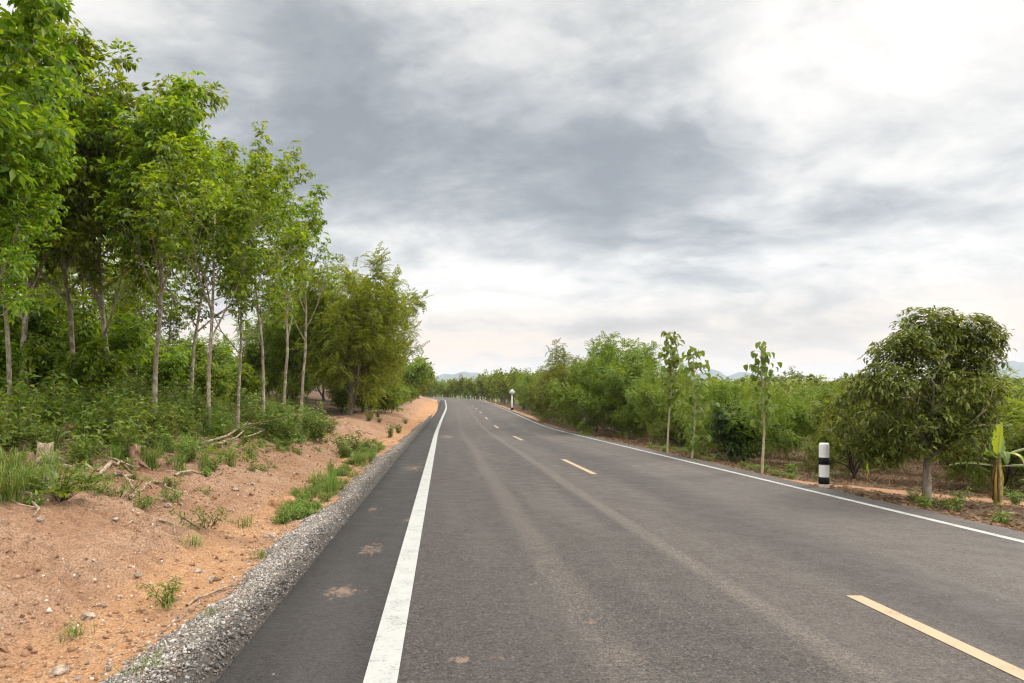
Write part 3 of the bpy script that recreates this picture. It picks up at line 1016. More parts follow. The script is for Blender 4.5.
SHRUB = [shrub_mesh(401, .85, 13, single(.12, .06, .3, .3), 4), shrub_mesh(402, .7, 15, single(.10, .05, .3, .35), 4, .8),
         shrub_mesh(403, 1.0, 11, single(.15, .085, .3, .35), 3, .45), shrub_mesh(404, .6, 16, single(.085, .035, .3, .3), 5, .9)]
WEED = [shrub_mesh(411, .22, 6, single(.07, .03, .3, .3), 3, 1.1, .03), shrub_mesh(412, .16, 8, single(.05, .022, .3, .3), 3, 1.5, .03)]
VERGE = [shrub_mesh(421, .20, 14, single(.055, .03, .3, .2), 4, 1.6, .04), shrub_mesh(422, .26, 12, single(.06, .03, .3, .2), 4, 1.3, .04)]


def fern_mesh(seed, n, L, l, w):
    rng = np.random.default_rng(seed)
    g = Geo(); Vs = []; Qs = []; nn = 0
    for k in range(n):
        a = rng.uniform(0, 6.28); el = rng.uniform(.35, 1.2); LL = L * rng.uniform(.6, 1.1)
        tmpl = pinnate(LL, 11, l, w)
        V = rotx(tmpl[0], el) ; V = rotz(V, a); V[:, 2] += .05
        Vs.append(V); Qs.append(tmpl[1] + nn); nn += len(V)
        tip = rotz(rotx(np.array([[0, LL, -.3 * LL]]), el), a)[0]
        mid = rotz(rotx(np.array([[0, LL * .5, -.07 * LL]]), el), a)[0]
        g.tube([np.array([0, 0, -.04]), mid + [0, 0, .05], tip + [0, 0, .05]], [.005, .004, .002], 3)
    return g.mesh('stem'), mesh_from('foliage', np.concatenate(Vs), np.concatenate(Qs))


FERN = [fern_mesh(431, 18, .45, .075, .028), shrub_mesh(433, .26, 7, single(.065, .020, .3, .3), 4, 1.3, .03)]


def tuft_mesh(seed, n, h, w, spread=.5):
    rng = np.random.default_rng(seed)
    Vs = []; Qs = []; nn = 0
    for k in range(n):
        a = rng.uniform(0, 6.28); b = np.array([rng.normal() * .06, rng.normal() * .06, -.02]); hh = h * rng.uniform(.5, 1.1)
        ln = rng.uniform(.1, 1) * spread
        d = np.array([math.cos(a), math.sin(a), 0]); x = np.array([-d[1], d[0], 0])
        P = [b, b + d * ln * .25 * hh + [0, 0, hh * .5], b + d * ln * .7 * hh + [0, 0, hh * .85], b + d * ln * 1.25 * hh + [0, 0, hh * (1 - .35 * ln)]]
        ww = [w, w * .85, w * .6, w * .1]
        V = np.concatenate([[p - x * q / 2, p + x * q / 2] for p, q in zip(P, ww)])
        Vs.append(V); Qs.append(np.array([[0, 1, 3, 2], [2, 3, 5, 4], [4, 5, 7, 6]]) + nn); nn += 8
    return mesh_from('tuft', np.concatenate(Vs), np.concatenate(Qs))


TUFT = [tuft_mesh(441, 130, .42, .010, 1.5), tuft_mesh(442, 60, .40, .010, 1.0), tuft_mesh(443, 40, .16, .008, 1.2)]


def teak_mesh(seed, H, t0, n, size, r=.032):
    rng = np.random.default_rng(seed)
    g = Geo()
    pts = np.array([[.05 * math.sin(k * .5 + seed) - .05 * math.sin(seed) + rng.normal() * .006, .04 * math.cos(k * .45), H * k / 9 - .05] for k in range(10)])
    g.tube(pts, np.linspace(r, r * .3, 10), 7)
    pos = []; fw = []; az = 0
    for t in np.linspace(t0, .99, n):
        i = min(int(t * 9), 8); q = pts[i] + (pts[i + 1] - pts[i]) * (t * 9 - i)
        az += 2.0 + rng.normal() * .4
        e = rng.uniform(.1, .9)
        d = np.array([math.cos(az), math.sin(az), e]); d /= np.linalg.norm(d)
        prof_ = math.sin(PI * min(1.0, .15 + .85 * (t - t0) / (1 - t0) * .98)) ** .7
        ln = rng.uniform(.5, 1.0) * (.06 + .42 * prof_) * (1.25 if seed == 502 else .85)
        g.tube([q, q + d * ln * .6, q + d * ln + [0, 0, .02]], [.005, .004, .002], 3)
        for f in (np.linspace(.3, 1, 3) if ln > .15 else (1.0,)):
            a2 = rng.uniform(0, 6.28)
            pos.append(q + d * ln * f + rng.normal(size=3) * .015); fw.append(d * .7 + np.array([math.cos(a2), math.sin(a2), 0]) * .7 - np.array([0, 0, rng.uniform(.3, 1.1)]))
    it = []
    for a in (-.5, 0, .5):
        pass
    L, W = size
    V = np.array([[0, 0, 0], [W * .38, L * .22, .02], [W * .5, L * .5, .01], [W * .33, L * .8, -.05], [0, L, -.10], [-W * .33, L * .8, -.05], [-W * .5, L * .5, .01], [-W * .38, L * .22, .02],
                  [0, L * .25, -.01], [0, L * .52, -.03], [0, L * .8, -.07]])
    Q = np.array([[0, 1, 8, 0], ])
    Q = np.array([[1, 2, 9, 8], [2, 3, 10, 9], [8, 9, 6, 7], [9, 10, 5, 6], [0, 1, 8, 7], [10, 3, 4, 5]])
    pos = np.array(pos); fw = np.array(fw)
    rot = frames(fw, np.array([0, 0, 1.0]) + rng.normal(size=(len(pos), 3)) * .25)
    VV, QQ = scatter(V, Q, pos, rot, rng.uniform(.65, 1.15, len(pos)))
    return g.mesh('stem', True), mesh_from('foliage', VV, QQ), H


def banana_leaf(L, W, az, el, droop, ragged, rng, roll=0.0):
    n = 12
    P = []; el0 = el
    p = np.zeros(3)
    d2 = np.array([math.cos(az), math.sin(az), 0])
    pts = []; nrm = []
    for i in range(n + 1):
        pts.append(p.copy())
        e = el0 - droop * (i / n) ** 1.3
        t = d2 * math.cos(e) + np.array([0, 0, math.sin(e)])
        p = p + t * L / n
        nrm.append(np.array([0, 0, 1]) * math.cos(e) - d2 * math.sin(e))
    x = np.array([-d2[1], d2[0], 0])
    V = []; Q = []
    for i in range(n + 1):
        t = i / n
        w = W * .5 * (0.0 if t < .12 else math.sin(PI * min(1, (t - .12) / .88) ** .75) ** .55) + .006
        f = .30 if not ragged else -.25
        xx = x * math.cos(roll) + nrm[i] * math.sin(roll); nn2 = nrm[i] * math.cos(roll) - x * math.sin(roll)
        dz = nn2 * w * f
        jl = (rng.uniform(.75, 1.05) if ragged else 1)
        V += [pts[i] - xx * w * jl + dz, pts[i] - nn2 * .006, pts[i] + xx * w * jl + dz]
        if i < n:
            a = i * 3
            Q += [[a, a + 1, a + 4, a + 3], [a + 1, a + 2, a + 5, a + 4]]
    return np.array(V), np.array(Q), pts


def empty_plant(name, label, cat, meshes, parts, mats, group=None):
    t = thing(name, label, cat, (0, 0, -100), 0, group)
    for me, pn, mt in zip(meshes, parts, mats): link(pn, me, mt, t)
    return t


rs = random.Random(12)


class Kind:
    """first use moves the prototype, every further use copies it"""
    def __init__(s, proto, h=None): s.p = proto; s.used = False; s.h = h

    def place(s, loc, rz=None, scale=1.0, label=None, group=None, zs=None, tilt=(0, 0), cat=None):
        rz = rs.uniform(0, 6.28) if rz is None else rz
        if not s.used:
            s.used = True
            o = s.p; o.location = loc; o.rotation_euler = (tilt[0], tilt[1], rz); o.scale = (scale, scale, scale * (zs or 1))
            if label: o['label'] = label
            if group: o['group'] = group
        else:
            o = dup(s.p, loc, rz, scale, label, group, zs, tilt)
        if not group and 'group' in o: del o['group']
        if cat: o['category'] = cat
        return o
# ================================================================== PLACING: left-hand wood
def kinds(name, meshset, bark, leafm, label, cat, group):
    return [Kind(make_tree(name, ms, bark, leafm, label, cat, group), ms[2]) for ms in meshset]


K_R = kinds('rubber_tree', RUB, M['bark_pale'], M['rubber'], 'slender rubber tree', 'tree', 'rubber trees on the bank')
K_RO = kinds('rubber_tree', RUB_OPEN, M['bark_pale'], M['rubber'], 'open rubber tree', 'tree', 'rubber trees on the bank')
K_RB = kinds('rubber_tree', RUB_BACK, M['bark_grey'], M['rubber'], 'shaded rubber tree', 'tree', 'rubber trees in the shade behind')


def stand(kind, x, y, H, label, group=None, rz=None, zs=None, sink=.05, tilt=(0, 0), cat=None):
    sc = H / kind.h
    return kind.place((x, y, gz(x, y) - sink), rz, sc, label, group, zs, tilt, cat)


front = [  # base pixel, top pixel row, kind, turn, label
    (155, 425, 78, K_R[0], 0.4, 'tall pale rubber tree rising behind the low brown stump on the bank'),
    (208, 437, 116, K_R[2], 2.1, 'slender rubber tree nearest the road cut, bare trunk forking below its crown'),
    (237, 432, 165, K_R[4], 4.0, 'thin pale rubber tree standing just beside the fallen branch heap'),
    (263, 429, 136, K_RO[0], 1.0, 'tallest open crowned rubber tree with sky showing through its ascending stems'),
    (283, 416, 172, K_RO[1], 3.3, 'open rubber tree leaning its feathery top over the leafy bush clump'),
    (301, 415, 190, K_RO[2], 5.1, 'thinnest rubber tree at the end of the open crowned row'),
    (75, 411, 24, K_R[1], 2.9, 'straight grey trunked rubber tree behind the pale cut stump'),
    (20, 409, 34, K_R[3], 0.8, 'rubber tree with a straight pale trunk, far end of the row toward the frame edge'),
    (109, 414, 60, K_R[3], 3.9, 'thin dark stemmed rubber tree between two thicker pale trunks'),
    (190, 412, 125, K_R[1], 5.6, 'rubber tree set back in the shade before the bare pink slope'),
]
for px, py, top, kd, rz, lab in front:
    x, y, z = at(px, py)
    H = (EYE - (top - VY) / F * y) - z
    stand(kd, x, y, H, lab, None, rz)
near_left = [(-7.7, 9.6, 8.2, K_R[3], 1.2, 'leafy rubber tree whose boughs reach in low over the grass tufts'),
             (-7.3, 10.8, 5.3, K_R[1], 4.4, 'smaller rubber tree with low leafy boughs in front of the wood edge'),
             (-10.5, 12.2, 8.4, K_R[1], 0.3, 'high crowned rubber tree filling the upper corner with bright leaves'),
             (-8.6, 13.6, 8.0, K_R[4], 2.6, 'rubber tree with low bright sprays hanging in front of the dark wood'),
             (-12.6, 15.6, 9.0, K_R[0], 5.0, 'tall rubber tree standing behind the low bright leaf sprays')]
for x, y, H, kd, rz, lab in near_left:
    stand(kd, x, y, H, lab, None, rz)
rr = random.Random(5)
back = []
tries = 0
while len(back) < 46 and tries < 6000:
    tries += 1
    y = rr.uniform(23, 62); x = -rr.uniform(.16 * y + 4.5, .16 * y + 9 + .62 * y)
    if x / y < -.95 or x > -6.5: continue
    if math.hypot((x + 12.6) / 2.6, (y - 29) / 4.2) < 1 or (abs(x / y + .42) < .03 and y < 31) : continue
    if min([math.hypot(x - a, y - b) for a, b in back] + [9]) < 2.3: continue
    back.append((x, y))
back.sort(key=lambda q: q[1])
for k, (x, y) in enumerate(back):
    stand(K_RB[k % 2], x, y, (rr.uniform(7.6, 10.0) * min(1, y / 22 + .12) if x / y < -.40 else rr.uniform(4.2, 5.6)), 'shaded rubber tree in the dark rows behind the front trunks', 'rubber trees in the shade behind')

K_U = kinds('bushy_tree', UNDER, M['bark_dark'], M['rubber'], 'bushy young tree', 'tree', 'bushy young trees in the shade')
und = []
tries = 0
while len(und) < 95 and tries < 9000:
    tries += 1
    y = rr.uniform(15, 58); x = -rr.uniform(.12 * y + 5.2, .12 * y + 7 + .75 * y)
    if x / y < -.9 or x > -7.2: continue
    if math.hypot((x + 12.6) / 2.4, (y - 29) / 3.6) < 1 or (abs(x / y + .42) < .025 and y < 31): continue
    if x > -.19 * y - 5.2 and y < 26: continue
    if min([math.hypot(x - a, y - b) for a, b in und] + [9]) < 1.5: continue
    und.append((x, y))
for k, (x, y) in enumerate(und):
    stand(K_U[k % 3], x, y, rr.uniform(2.2, 4.2), 'bushy young tree filling the shade between the rubber trunks', 'bushy young trees in the shade', None, None, .1)

# leafier many-stemmed trees further along the left edge
K_L = kinds('roadside_tree', LEFTT, M['bark_grey'], M['left_tree'], 'leafy tree', 'tree', 'left roadside trees')
lt = [(350, 415, 250, 0, 0.5, 'big many stemmed leafy tree at the end of the orange spoil mound'),
      (364, 412, 275, 1, 2.0, 'dense leafy tree behind the spoil mound, second after the rubber trees')]
for px, py, top, k, rz, lab in lt:
    x, y, z = at(px, py)
    stand(K_L[k], x, y, (EYE - (top - VY) / F * y) - z, lab, None, rz)
for x, y, H, k, lab in ((-6.6, 47, 8.0, 2, 'leafy tree leaning toward the tarmac midway along the orange verge'), (-6.4, 55, 7.9, 0, 'rounded leafy tree over the orange cut further along the verge'),
                        (-6.2, 64, 6.8, 1, 'leafy tree just before the left verge narrows'), (-6.2, 75, 5.6, 2, 'last leafy tree outlined against the sky before the bend'),
                        (-9.5, 42, 8.0, 1, 'leafy tree half hidden behind the big many stemmed one'), (-11, 50, 9.0, 2, 'leafy tree of the second row above the verge'),
                        (-10.5, 60, 9.0, 0, 'leafy tree of the second row, furthest seen over the verge')):
    stand(K_L[k], x, y, H, lab)

K_F = kinds('tree', FART, M['bark_grey'], M['far'], 'distant tree', 'tree', 'distant trees')
inner = [(-5.2, 84, 6.2), (-5.0, 92, 6.0), (-6.8, 100, 6.4), (-4.6, 106, 5.4), (-4.8, 114, 5.6), (-8, 118, 7), (-12, 96, 7), (-14, 110, 7.5), (-10, 130, 5.5), (-16, 128, 6.5), (-15, 140, 5), (-20, 150, 6), (-24, 160, 6)]
for k, (u, s, H) in enumerate(inner):
    x, y = (float(q) for q in road_xy(u, s))
    stand(K_F[k % 3], x, y, H, 'hazy tree on the inside of the far bend', 'trees inside the far bend')

# ================================================================== PLACING: right side
K_T = kinds('roadside_tree', ROADT, M['bark_grey'], M['roadside'], 'roadside tree', 'tree', 'trees along the right verge')
edge = [(8.9, 27.5, 3.3), (9.4, 30.5, 4.0), (8.6, 33.5, 4.8), (9.2, 36.5, 5.7), (8.5, 40, 5.5), (9.0, 43.5, 5.3), (8.6, 47, 4.9), (9.2, 51, 5.2), (8.6, 55, 4.6), (9.2, 60, 4.9), (8.7, 65, 4.3), (9.3, 70, 4.6), (8.9, 77, 4.6),
        (12, 29, 2.5), (12.4, 34, 2.9), (12, 39, 4.2), (12.5, 45, 5.2), (12, 52, 5.2), (12.6, 59, 5.0), (12.4, 67, 4.8), (16, 33, 2.6), (16, 41, 2.9), (16, 50, 3.8), (16, 60, 4.4)]
for k, (u, s, H) in enumerate(edge):
    x, y = (float(q) for q in road_xy(u, s))
    if k < 13:
        lab = ['feathery tree just beyond the taller teak sapling', 'airy roadside tree with flushed top beside the verge', 'tall feathery tree with pale lower trunk close to the tarmac', 'tallest feathery tree of the roadside thicket'][k] if k < 4 else 'feathery green tree in the dense thicket along the verge'
        stand(K_T[k % 4], x, y, H, lab, None if k < 4 else 'trees along the right verge')
    else:
        stand(K_T[k % 4], x, y, H, 'feathery tree in the second row of the verge thicket', 'trees behind the right verge')
flush = [(9.6, 37.5, 6.3, 'taller tree with sparse reddish young leaves above the thicket'), (10, 62, 6.6, 'small crown of reddish leaves sticking out over the thicket'), (10.8, 37.0, 5.2, 'tree with orange tinted young leaves behind the verge thicket')]
K_FL = Kind(make_tree('roadside_tree', RUB_OPEN[1], M['bark_grey'], M['flushed'], 'tree', 'tree'), RUB_OPEN[1][2])
for u, s, H, lab in flush:
    x, y = (float(q) for q in road_xy(u, s))
    stand(K_FL, x, y, H * .92, lab)

KB = [Kind(make_tree('bush', ms, M['bark_dark'], M['roadside'], 'bush', 'bush', 'bushes at the foot of the thicket'), ms[2]) for ms in ORCH[:3]]
for k, s in enumerate(np.arange(26, 84, 3.3)):
    for u0 in ((10.6,) if k % 2 else (9.0,)):
        u = u0 + rr.uniform(-.5, .5)
        x, y = (float(q) for q in road_xy(u, s))
        stand(KB[rr.randrange(3)], x, y, rr.uniform(.9, 2.0), 'low feathery bush at the foot of the roadside thicket', 'bushes at the foot of the thicket')
KBL = Kind(make_tree('bush', UNDER[0], M['bark_dark'], M['roadside'], 'bush', 'bush', 'bushes under the left roadside trees'), UNDER[0][2])
for k in range(54):
    y = 42 + 66 * k / 54 + rr.uniform(-1, 1); x = -rr.uniform(3.7, 7.2)
    stand(KBL, x, y, rr.uniform(1.2, 2.6), 'low bush under the leafy trees of the left verge', 'bushes under the left roadside trees')
outer = []
for s in range(82, 262, 6):
    for u0 in (9.5, 14.5):
        outer.append((u0 + rr.uniform(-1, 1.4), s + rr.uniform(-2, 2), rr.uniform(4.8, 6.8)))
for k, (u, s, H) in enumerate(outer):
    x, y = (float(q) for q in road_xy(u, s))
    if x / y < -.35: continue
    stand(K_F[k % 3], x, y, H, 'tree behind the row of small white posts round the bend', 'trees outside the far bend')

# orchard of low spreading trees
K_O = kinds('orchard_tree', ORCH, M['bark_dark'], M['feather'], 'orchard tree', 'tree', 'low spreading trees')
o1 = [(9.55, 15.9, 2.5, 0, 0.3, 'low spreading tree with dark slanting limbs right behind the striped post'),
      (8.7, 19.8, 2.5, 1, 1.3, 'low spreading tree over dry ground behind the lone teak sapling'),
      (12.4, 15.2, 2.6, 2, 2.3, 'low spreading tree partly hidden behind the mango tree'),
      (13.6, 16.4, 3.1, 3, 4.0, 'pale green spreading tree behind the banana plant'),
      (11.6, 20.4, 2.7, 0, 5.2, 'pale green spreading tree seen between striped post and mango tree'),
      (10.2, 24.2, 2.9, 2, 0.9, 'wide pale tree behind the dark round bush')]
placed = []
for x, y, H, k, rz, lab in o1:
    stand(K_O[k], x, y, H, lab, None, rz); placed.append((x, y))
tries = 0; n_o = 0
while n_o < 105 and tries < 9000:
    tries += 1
    y = 16 + 90 * rr.random() ** 1.25; x = rr.uniform(.28, 1.02) * y
    u, s = road_us(np.array([x]), np.array([y]))
    if u[0] < 11.2 or (u[0] < 18 and y > 28): continue
    if x / y > .70 and y < 15.5: continue
    if min([math.hypot(x - a, y - b) for a, b in placed]) < 2.9 + .014 * y: continue
    placed.append((x, y))
    near = y < 48
    lab = 'pale feathery tree of the orchard stretching back from the dirt path' if near else 'small pale tree in the far part of the orchard'
    stand(K_O[rr.randrange(4)] if near else K_F[rr.randrange(3)], x, y, rr.uniform(2.6, 3.6) if near else rr.uniform(2.8, 4.2), lab, 'near orchard trees' if near else 'far orchard trees')
    n_o += 1
# taller trees breaking the far line
for x, y, H, lab in ((83, 160, 9.5, 'taller dark tree standing above the far plain beside another'), (79, 160, 8.0, 'shorter dark tree in the pair above the far plain'),
                     (118, 190, 9, 'dark tree clump above the plain toward the mango tree'), (98, 186, 6.5, 'wide low dark tree on the far plain')):
    stand(K_F[int(x) % 3], x, y, H, lab)

# distant woodland as one mass
rngw = np.random.default_rng(77)
tips = []
cnt = 0
pos = []
while cnt < 1500:
    y = 95 * math.exp(rngw.uniform(0, 2.15)); x = y * rngw.uniform(-.12, 1.25)
    u, s = road_us(np.array([x]), np.array([y]))
    if u[0] < 22 or (y < 110 and x / y < .25): continue
    pos.append((x, y)); cnt += 1
pos = np.array(pos); zc = ground(pos[:, 0], pos[:, 1])
P = []; SC = []
for (x, y), z in zip(pos, zc):
    h = rngw.uniform(3.2, 6.0) * (1 + .15 * (y > 250)); r = h * rngw.uniform(.42, .62); m = 95 if y < 260 else 55
    nb = rngw.integers(4, 7)
    cs = np.stack([rngw.normal(size=nb) * r * .45, rngw.normal(size=nb) * r * .45, h * rngw.uniform(.42, .85, nb)], 1)
    a = rngw.normal(size=(m, 3)); a /= np.linalg.norm(a, axis=1)[:, None]
    q = cs[rngw.integers(0, nb, m)] + a * r * .5 * rngw.uniform(.5, 1.05, (m, 1)); q[:, 2] = np.maximum(q[:, 2], .2)
    P.append(q + [x, y, z]); SC.append(np.full(m, (.55 if y < 260 else .95)) * rngw.uniform(.7, 1.3, m))
P = np.concatenate(P); SC = np.concatenate(SC)
rot = frames(rngw.normal(size=P.shape) * [1, 1, .5], np.array([0, 0, 1.0]) + rngw.normal(size=P.shape) * .5)
V, Q = scatter(*leaf_t(1.6, 1.1, .25, .2, -.8), P, rot, SC)
w = link('distant_woods', mesh_from('distant_woods', V, Q), M['far']); w['kind'] = 'stuff'

# mango, dark bush, teak saplings, banana
x, y, z = at(927, 503)
t = make_tree('mango_tree', MANGO, M['bark_mango'], M['mango'], 'dense rounded mango tree with dark glossy leaves standing at the tarmac edge', 'tree')
t.location = (x, y, z - .03); t.scale = ((((EYE + (VY - 303) / F * y) - z) / MANGO[2]),) * 3
x, y = 8.15, 19.4
t = make_tree('bush', DBUSH, M['bark_dark'], M['dark_bush'], 'dark green rounded bush between the teak saplings', 'bush')
t.location = (x, y, gz(x, y)); t.scale = (1.62 / DBUSH[2],) * 3

tk = [(668, 455, 329, 501, .42, 60, (.18, .15), 'tallest teak sapling with thin pale stem and big round top leaves'),
      (690, 460, 346, 502, .10, 64, (.18, .14), 'leafy teak sapling with drooping leaves low on its stem'),
      (763, 474, 340, 503, .36, 48, (.14, .12), 'lone slender teak sapling standing nearer the striped post')]
for px, py, top, sd, t0, nl, size, lab in tk:
    x, y, z = at(px, py)
    if sd == 502: y += .5; x += .25; z = gz(x, y)
    H = EYE - (top - VY) / F * y - z
    a, b, H = teak_mesh(sd, H, t0, nl, size)
    t = thing('teak_sapling', lab, 'sapling', (x, y, z), 0, 'teak saplings')
    link('stem', a, M['bark_teak'], t); link('foliage', b, M['teak'], t)


def banana(name, label, x, y, H, seed, big=True):
    rng = np.random.default_rng(seed)
    t = thing(name, label, 'plant', (x, y, gz(x, y)))
    g = Geo(); hs = H * .58
    g.tube([[0, 0, -.05], [0, 0, hs * .5], [.01, 0, hs]], [.060 * H / 1.2, .048 * H / 1.2, .026 * H / 1.2], 10)
    link('stem', g.mesh('stem', True), simple('banana stem', (.30, .24, .06), .6, .3, .5, 9), t)
    for k in range(9 if big else 3):   # dry sheaths hanging round the stem
        a = rng.uniform(0, 6.28); q = np.array([math.cos(a), math.sin(a), 0]) * .052 * H / 1.2
        gg = Geo(); h0 = hs * rng.uniform(.6, 1)
        gg.tube([q * .6 + [0, 0, h0], q * 1.25 + [0, 0, h0 * .6], q * 1.2 + [0, 0, h0 * .1]], [.006, .022, .01], 5)
        link('dry_sheath', gg.mesh('dry_sheath'), M['stump'] if k % 3 else simple('yellow sheath', (.42, .30, .04), .6, .3, .3, 12), t)
    lv = [(-1.75, 1.48, .50 * H, .15 * H, .08, 'new', .35), (.9, 1.1, .46 * H, .17 * H, .45, 'g', .3), (PI + .2, .55, .66 * H, .16 * H, 1.0, 'g', .2), (-.15, .55, .70 * H, .16 * H, .95, 'g', -.2),
          (PI - .6, .9, .4 * H, .10 * H, 2.6, 'dry', 0), (-.5, .25, .6 * H, .14 * H, .8, 'g', 0), (-1.2, .8, .36 * H, .07 * H, 2.5, 'new', 0), (2.4, .3, .55 * H, .14 * H, .9, 'g', 0), (-2.0, .9, .45 * H, .1 * H, 2.7, 'g', .2)]
    for az, el, L, W, dr, kd, rl in (lv if big else lv[:4]):
        V, Q, pts = banana_leaf(L, W, az, el, dr, kd == 'g', rng, rl)
        V = V + [0, 0, hs * (.97 if el > .5 else .8)]
        o = link('leaf', mesh_from('leaf', V, Q, smooth=True), M['banana_new'] if kd == 'new' else M['banana'], t)
        gm = Geo(); gm.tube(pts + np.array([0, 0, hs * (.97 if el > .5 else .8) - .006]), np.linspace(.012, .003, len(pts)) * H / 1.2, 4)
        link('midrib', gm.mesh('midrib'), M['bark_teak'], o)
    return t


x, y, z = at(998, 505)
banana('banana_plant', 'small banana plant with one upright yellow leaf beside the dirt path', x, y, 1.42, 61)
x, y, z = at(889, 487)
banana('banana_plant', 'tiny banana seedling on dark ground between striped post and mango trunk', x, y + .7, .42, 62, False)
banana('banana_plant', 'low banana plant spreading at the frame edge behind the taller one', 11.6, 13.4, .62, 63, False)

# ================================================================== PLACING: undergrowth
K_S = [Kind(empty_plant('shrub', 'leafy green shrub', 'shrub', ms, ('stem', 'foliage'), (M['bark_grey'], M['weed']), 'undergrowth shrubs'), None) for ms in SHRUB]
pl = []
tries = 0
while len(pl) < 215 and tries < 20000:
    tries += 1
    y = 5.5 + 33 * rr.random() ** 1.15; u = -3.7 - 13 * rr.random() ** 1.2
    if u / y < -.85: continue
    if y >= 9 and y < 15 and u > -4.5: continue
    if y >= 15 and u > -3.7: continue
    f = float(fbm(np.array([u * .5]), np.array([y * .35]), 91)[0])
    if f < -.10 and y < 24: continue
    if y < 9 and u > -5.6 - .4 * (y - 6): continue
    if math.hypot((u + 12.6) / 3, (y - 30) / 4.5) < 1: continue
    if y > 24 and u > -7.5: continue
    px = VX + F * u / y
    if min([math.hypot(u - a, y - b) for a, b in pl] + [9]) < .48: continue
    pl.append((u, y))
for k, (u, y) in enumerate(pl):
    f = .55 + .4 * min(1, max(0, (-u - 4.0) / 4))
    far = y > 16
    K_S[rr.randrange(4)].place((u, y, gz(u, y)), None, f * rr.uniform(.75, 1.25), 'leafy green shrub in the undergrowth under the rubber trees' if far else 'leafy green shrub on top of the cut bank', 'shrubs under the rubber trees' if far else 'shrubs on the bank top')
for k, (px, py, sc, lab) in enumerate(((318, 442, 1.0, 'lowest shrub of the bright clump ending at the bare bank'), (300, 436, 1.1, 'bright shrub in the middle of the clump by the ditch'), (285, 444, .95, 'bright shrub in front of the thin rubber trunks'),
                                       (330, 432, .9, 'shrub tucked below the spoil mound'), (270, 440, .9, 'bright shrub beside the fallen branches'), (308, 428, 1.1, 'taller shrub at the back of the bright clump'),
                                       (165, 452, .8, 'shrub growing against the brown stump'), (185, 462, .7, 'low shrub on the crumbling bank edge'), (150, 447, .9, 'shrub just behind the brown stump'), (20, 440, 1.15, 'broad leaved shrub near the grass tufts'),
                                       (50, 436, 1.1, 'broad leaved shrub behind the pale stump'), (85, 440, 1.1, 'bushy shrub above the dead branches'), (115, 445, 1.0, 'bushy shrub right of the dead branches'))):
    x, y, z = at(px, py)
    K_S[k % 4].place((x, y, z), None, sc, lab)

K_FE = [Kind(empty_plant('fern_shrub', 'fern', 'plant', ms, ('stem', 'foliage'), (M['bark_dark'], M[mk])), None) for ms, mk in zip(FERN, ('weed', 'weed'))]
for px, py, k, sc, lab in ((60, 500, 0, 1.0, 'feathery leaved plant hanging over the bank edge'), (85, 488, 0, .8, 'feathery plant in front of the dead branches'), (168, 604, 1, .75, 'small feathery seedling alone on the orange ditch floor'),
                           (120, 497, 1, .8, 'yellowish seedling on the bank below the branches'), (205, 528, 1, .9, 'feathery seedling at the foot of the bank')):
    x, y, z = at(px, py)
    K_FE[k].place((x, y, z), None, sc, lab)
K_TU = [Kind(tag(link('grass_tuft', me, M['grass'], None, (0, 0, -100)), 'tuft', 'grass'), None) for me in TUFT]
for px, py, k, sc, lab in ((8, 500, 0, 1.0, 'long bladed grass tuft nearest the frame edge on the bank'), (34, 492, 0, .9, 'long bladed grass tuft beside the feathery plant'), (12, 478, 0, 1.0, 'long grass tuft behind the first one'), (52, 474, 1, 1.0, 'short grass tuft below the pale stump'),
                           (205, 470, 1, .9, 'grass tuft at the crumbling bank edge'), (230, 466, 1, .9, 'grass tuft below the thin rubber trunk'), (250, 458, 1, .9, 'grass tuft before the fallen branches'), (180, 470, 1, .8, 'grass tuft beside the low shrub'),
                           (208, 622, 2, 1.0, 'small grass sprig between gravel and orange soil'), (152, 677, 2, 1.3, 'grass sprig rooted in the gravel at the very bottom'), (262, 558, 2, 1.0, 'grass sprig where gravel meets the ditch'), (75, 636, 2, 1.0, 'small grass sprig on the ditch floor'),
                           (243, 526, 2, 1.4, 'spreading grass sprig by the pale clod'), (192, 545, 2, 1.2, 'thin grass sprig on the bank foot'), (300, 512, 2, 1.4, 'grass sprig at the end of the green weed strip')):
    x, y, z = at(px, py)
    K_TU[k].place((x, y, z), None, sc * (.75 if k == 2 else 1), lab)
for k in range(108):
    y = 6.2 + 18 * rr.random() ** 1.1; u = -rr.uniform(3.5 + .08 * max(0, 14 - y), 6.8)
    if k > 84: y = rr.uniform(9, 22); u = -rr.uniform(1.75, 2.5)
    K_TU[1 + k % 2].place((u, y, gz(u, y)), None, rr.uniform(.6, 1.2), 'thin grass tuft scattered over the crumbling bank' if k <= 84 else 'thin grass tuft among the ditch weeds', 'grass tufts on the bank' if k <= 84 else 'grass tufts in the ditch')
# strip of bright weeds in the ditch and scattered sprigs
K_V = [Kind(empty_plant('weed', 'weed', 'weed', ms, ('stem', 'foliage'), (M['bark_grey'], M['verge_green']), 'bright weeds in the ditch'), None) for ms in VERGE]
vv = []
tries = 0
while len(vv) < 150 and tries < 8000:
    tries += 1
    y = 8.6 + 15 * rr.random() ** 1.2; u = -2.0 + rr.gauss(0, .15) - .03 * (y - 10)
    if fbm(np.array([u * 1.0]), np.array([y * .9]), 95)[0] < -.13: continue
    vv.append((u, y))
for k, (u, y) in enumerate(vv):
    K_V[k % 2].place((u, y, gz(u, y)), None, rr.uniform(.22, .62), 'bright green weed in the strip between ditch and gravel', 'bright weeds in the ditch')
for k, (u, y) in enumerate([(-2.5, 17.5), (-2.7, 18.6), (-2.6, 20), (-2.4, 21.2), (-2.3, 30), (-2.2, 34), (-3.9, 36), (-3.6, 39), (-4.0, 42), (-2.4, 44)]):
    K_S[k % 4].place((u, y, gz(u, y)), None, rr.uniform(.45, .8), 'green bush dotted along the orange verge further on', 'bushes along the left verge')
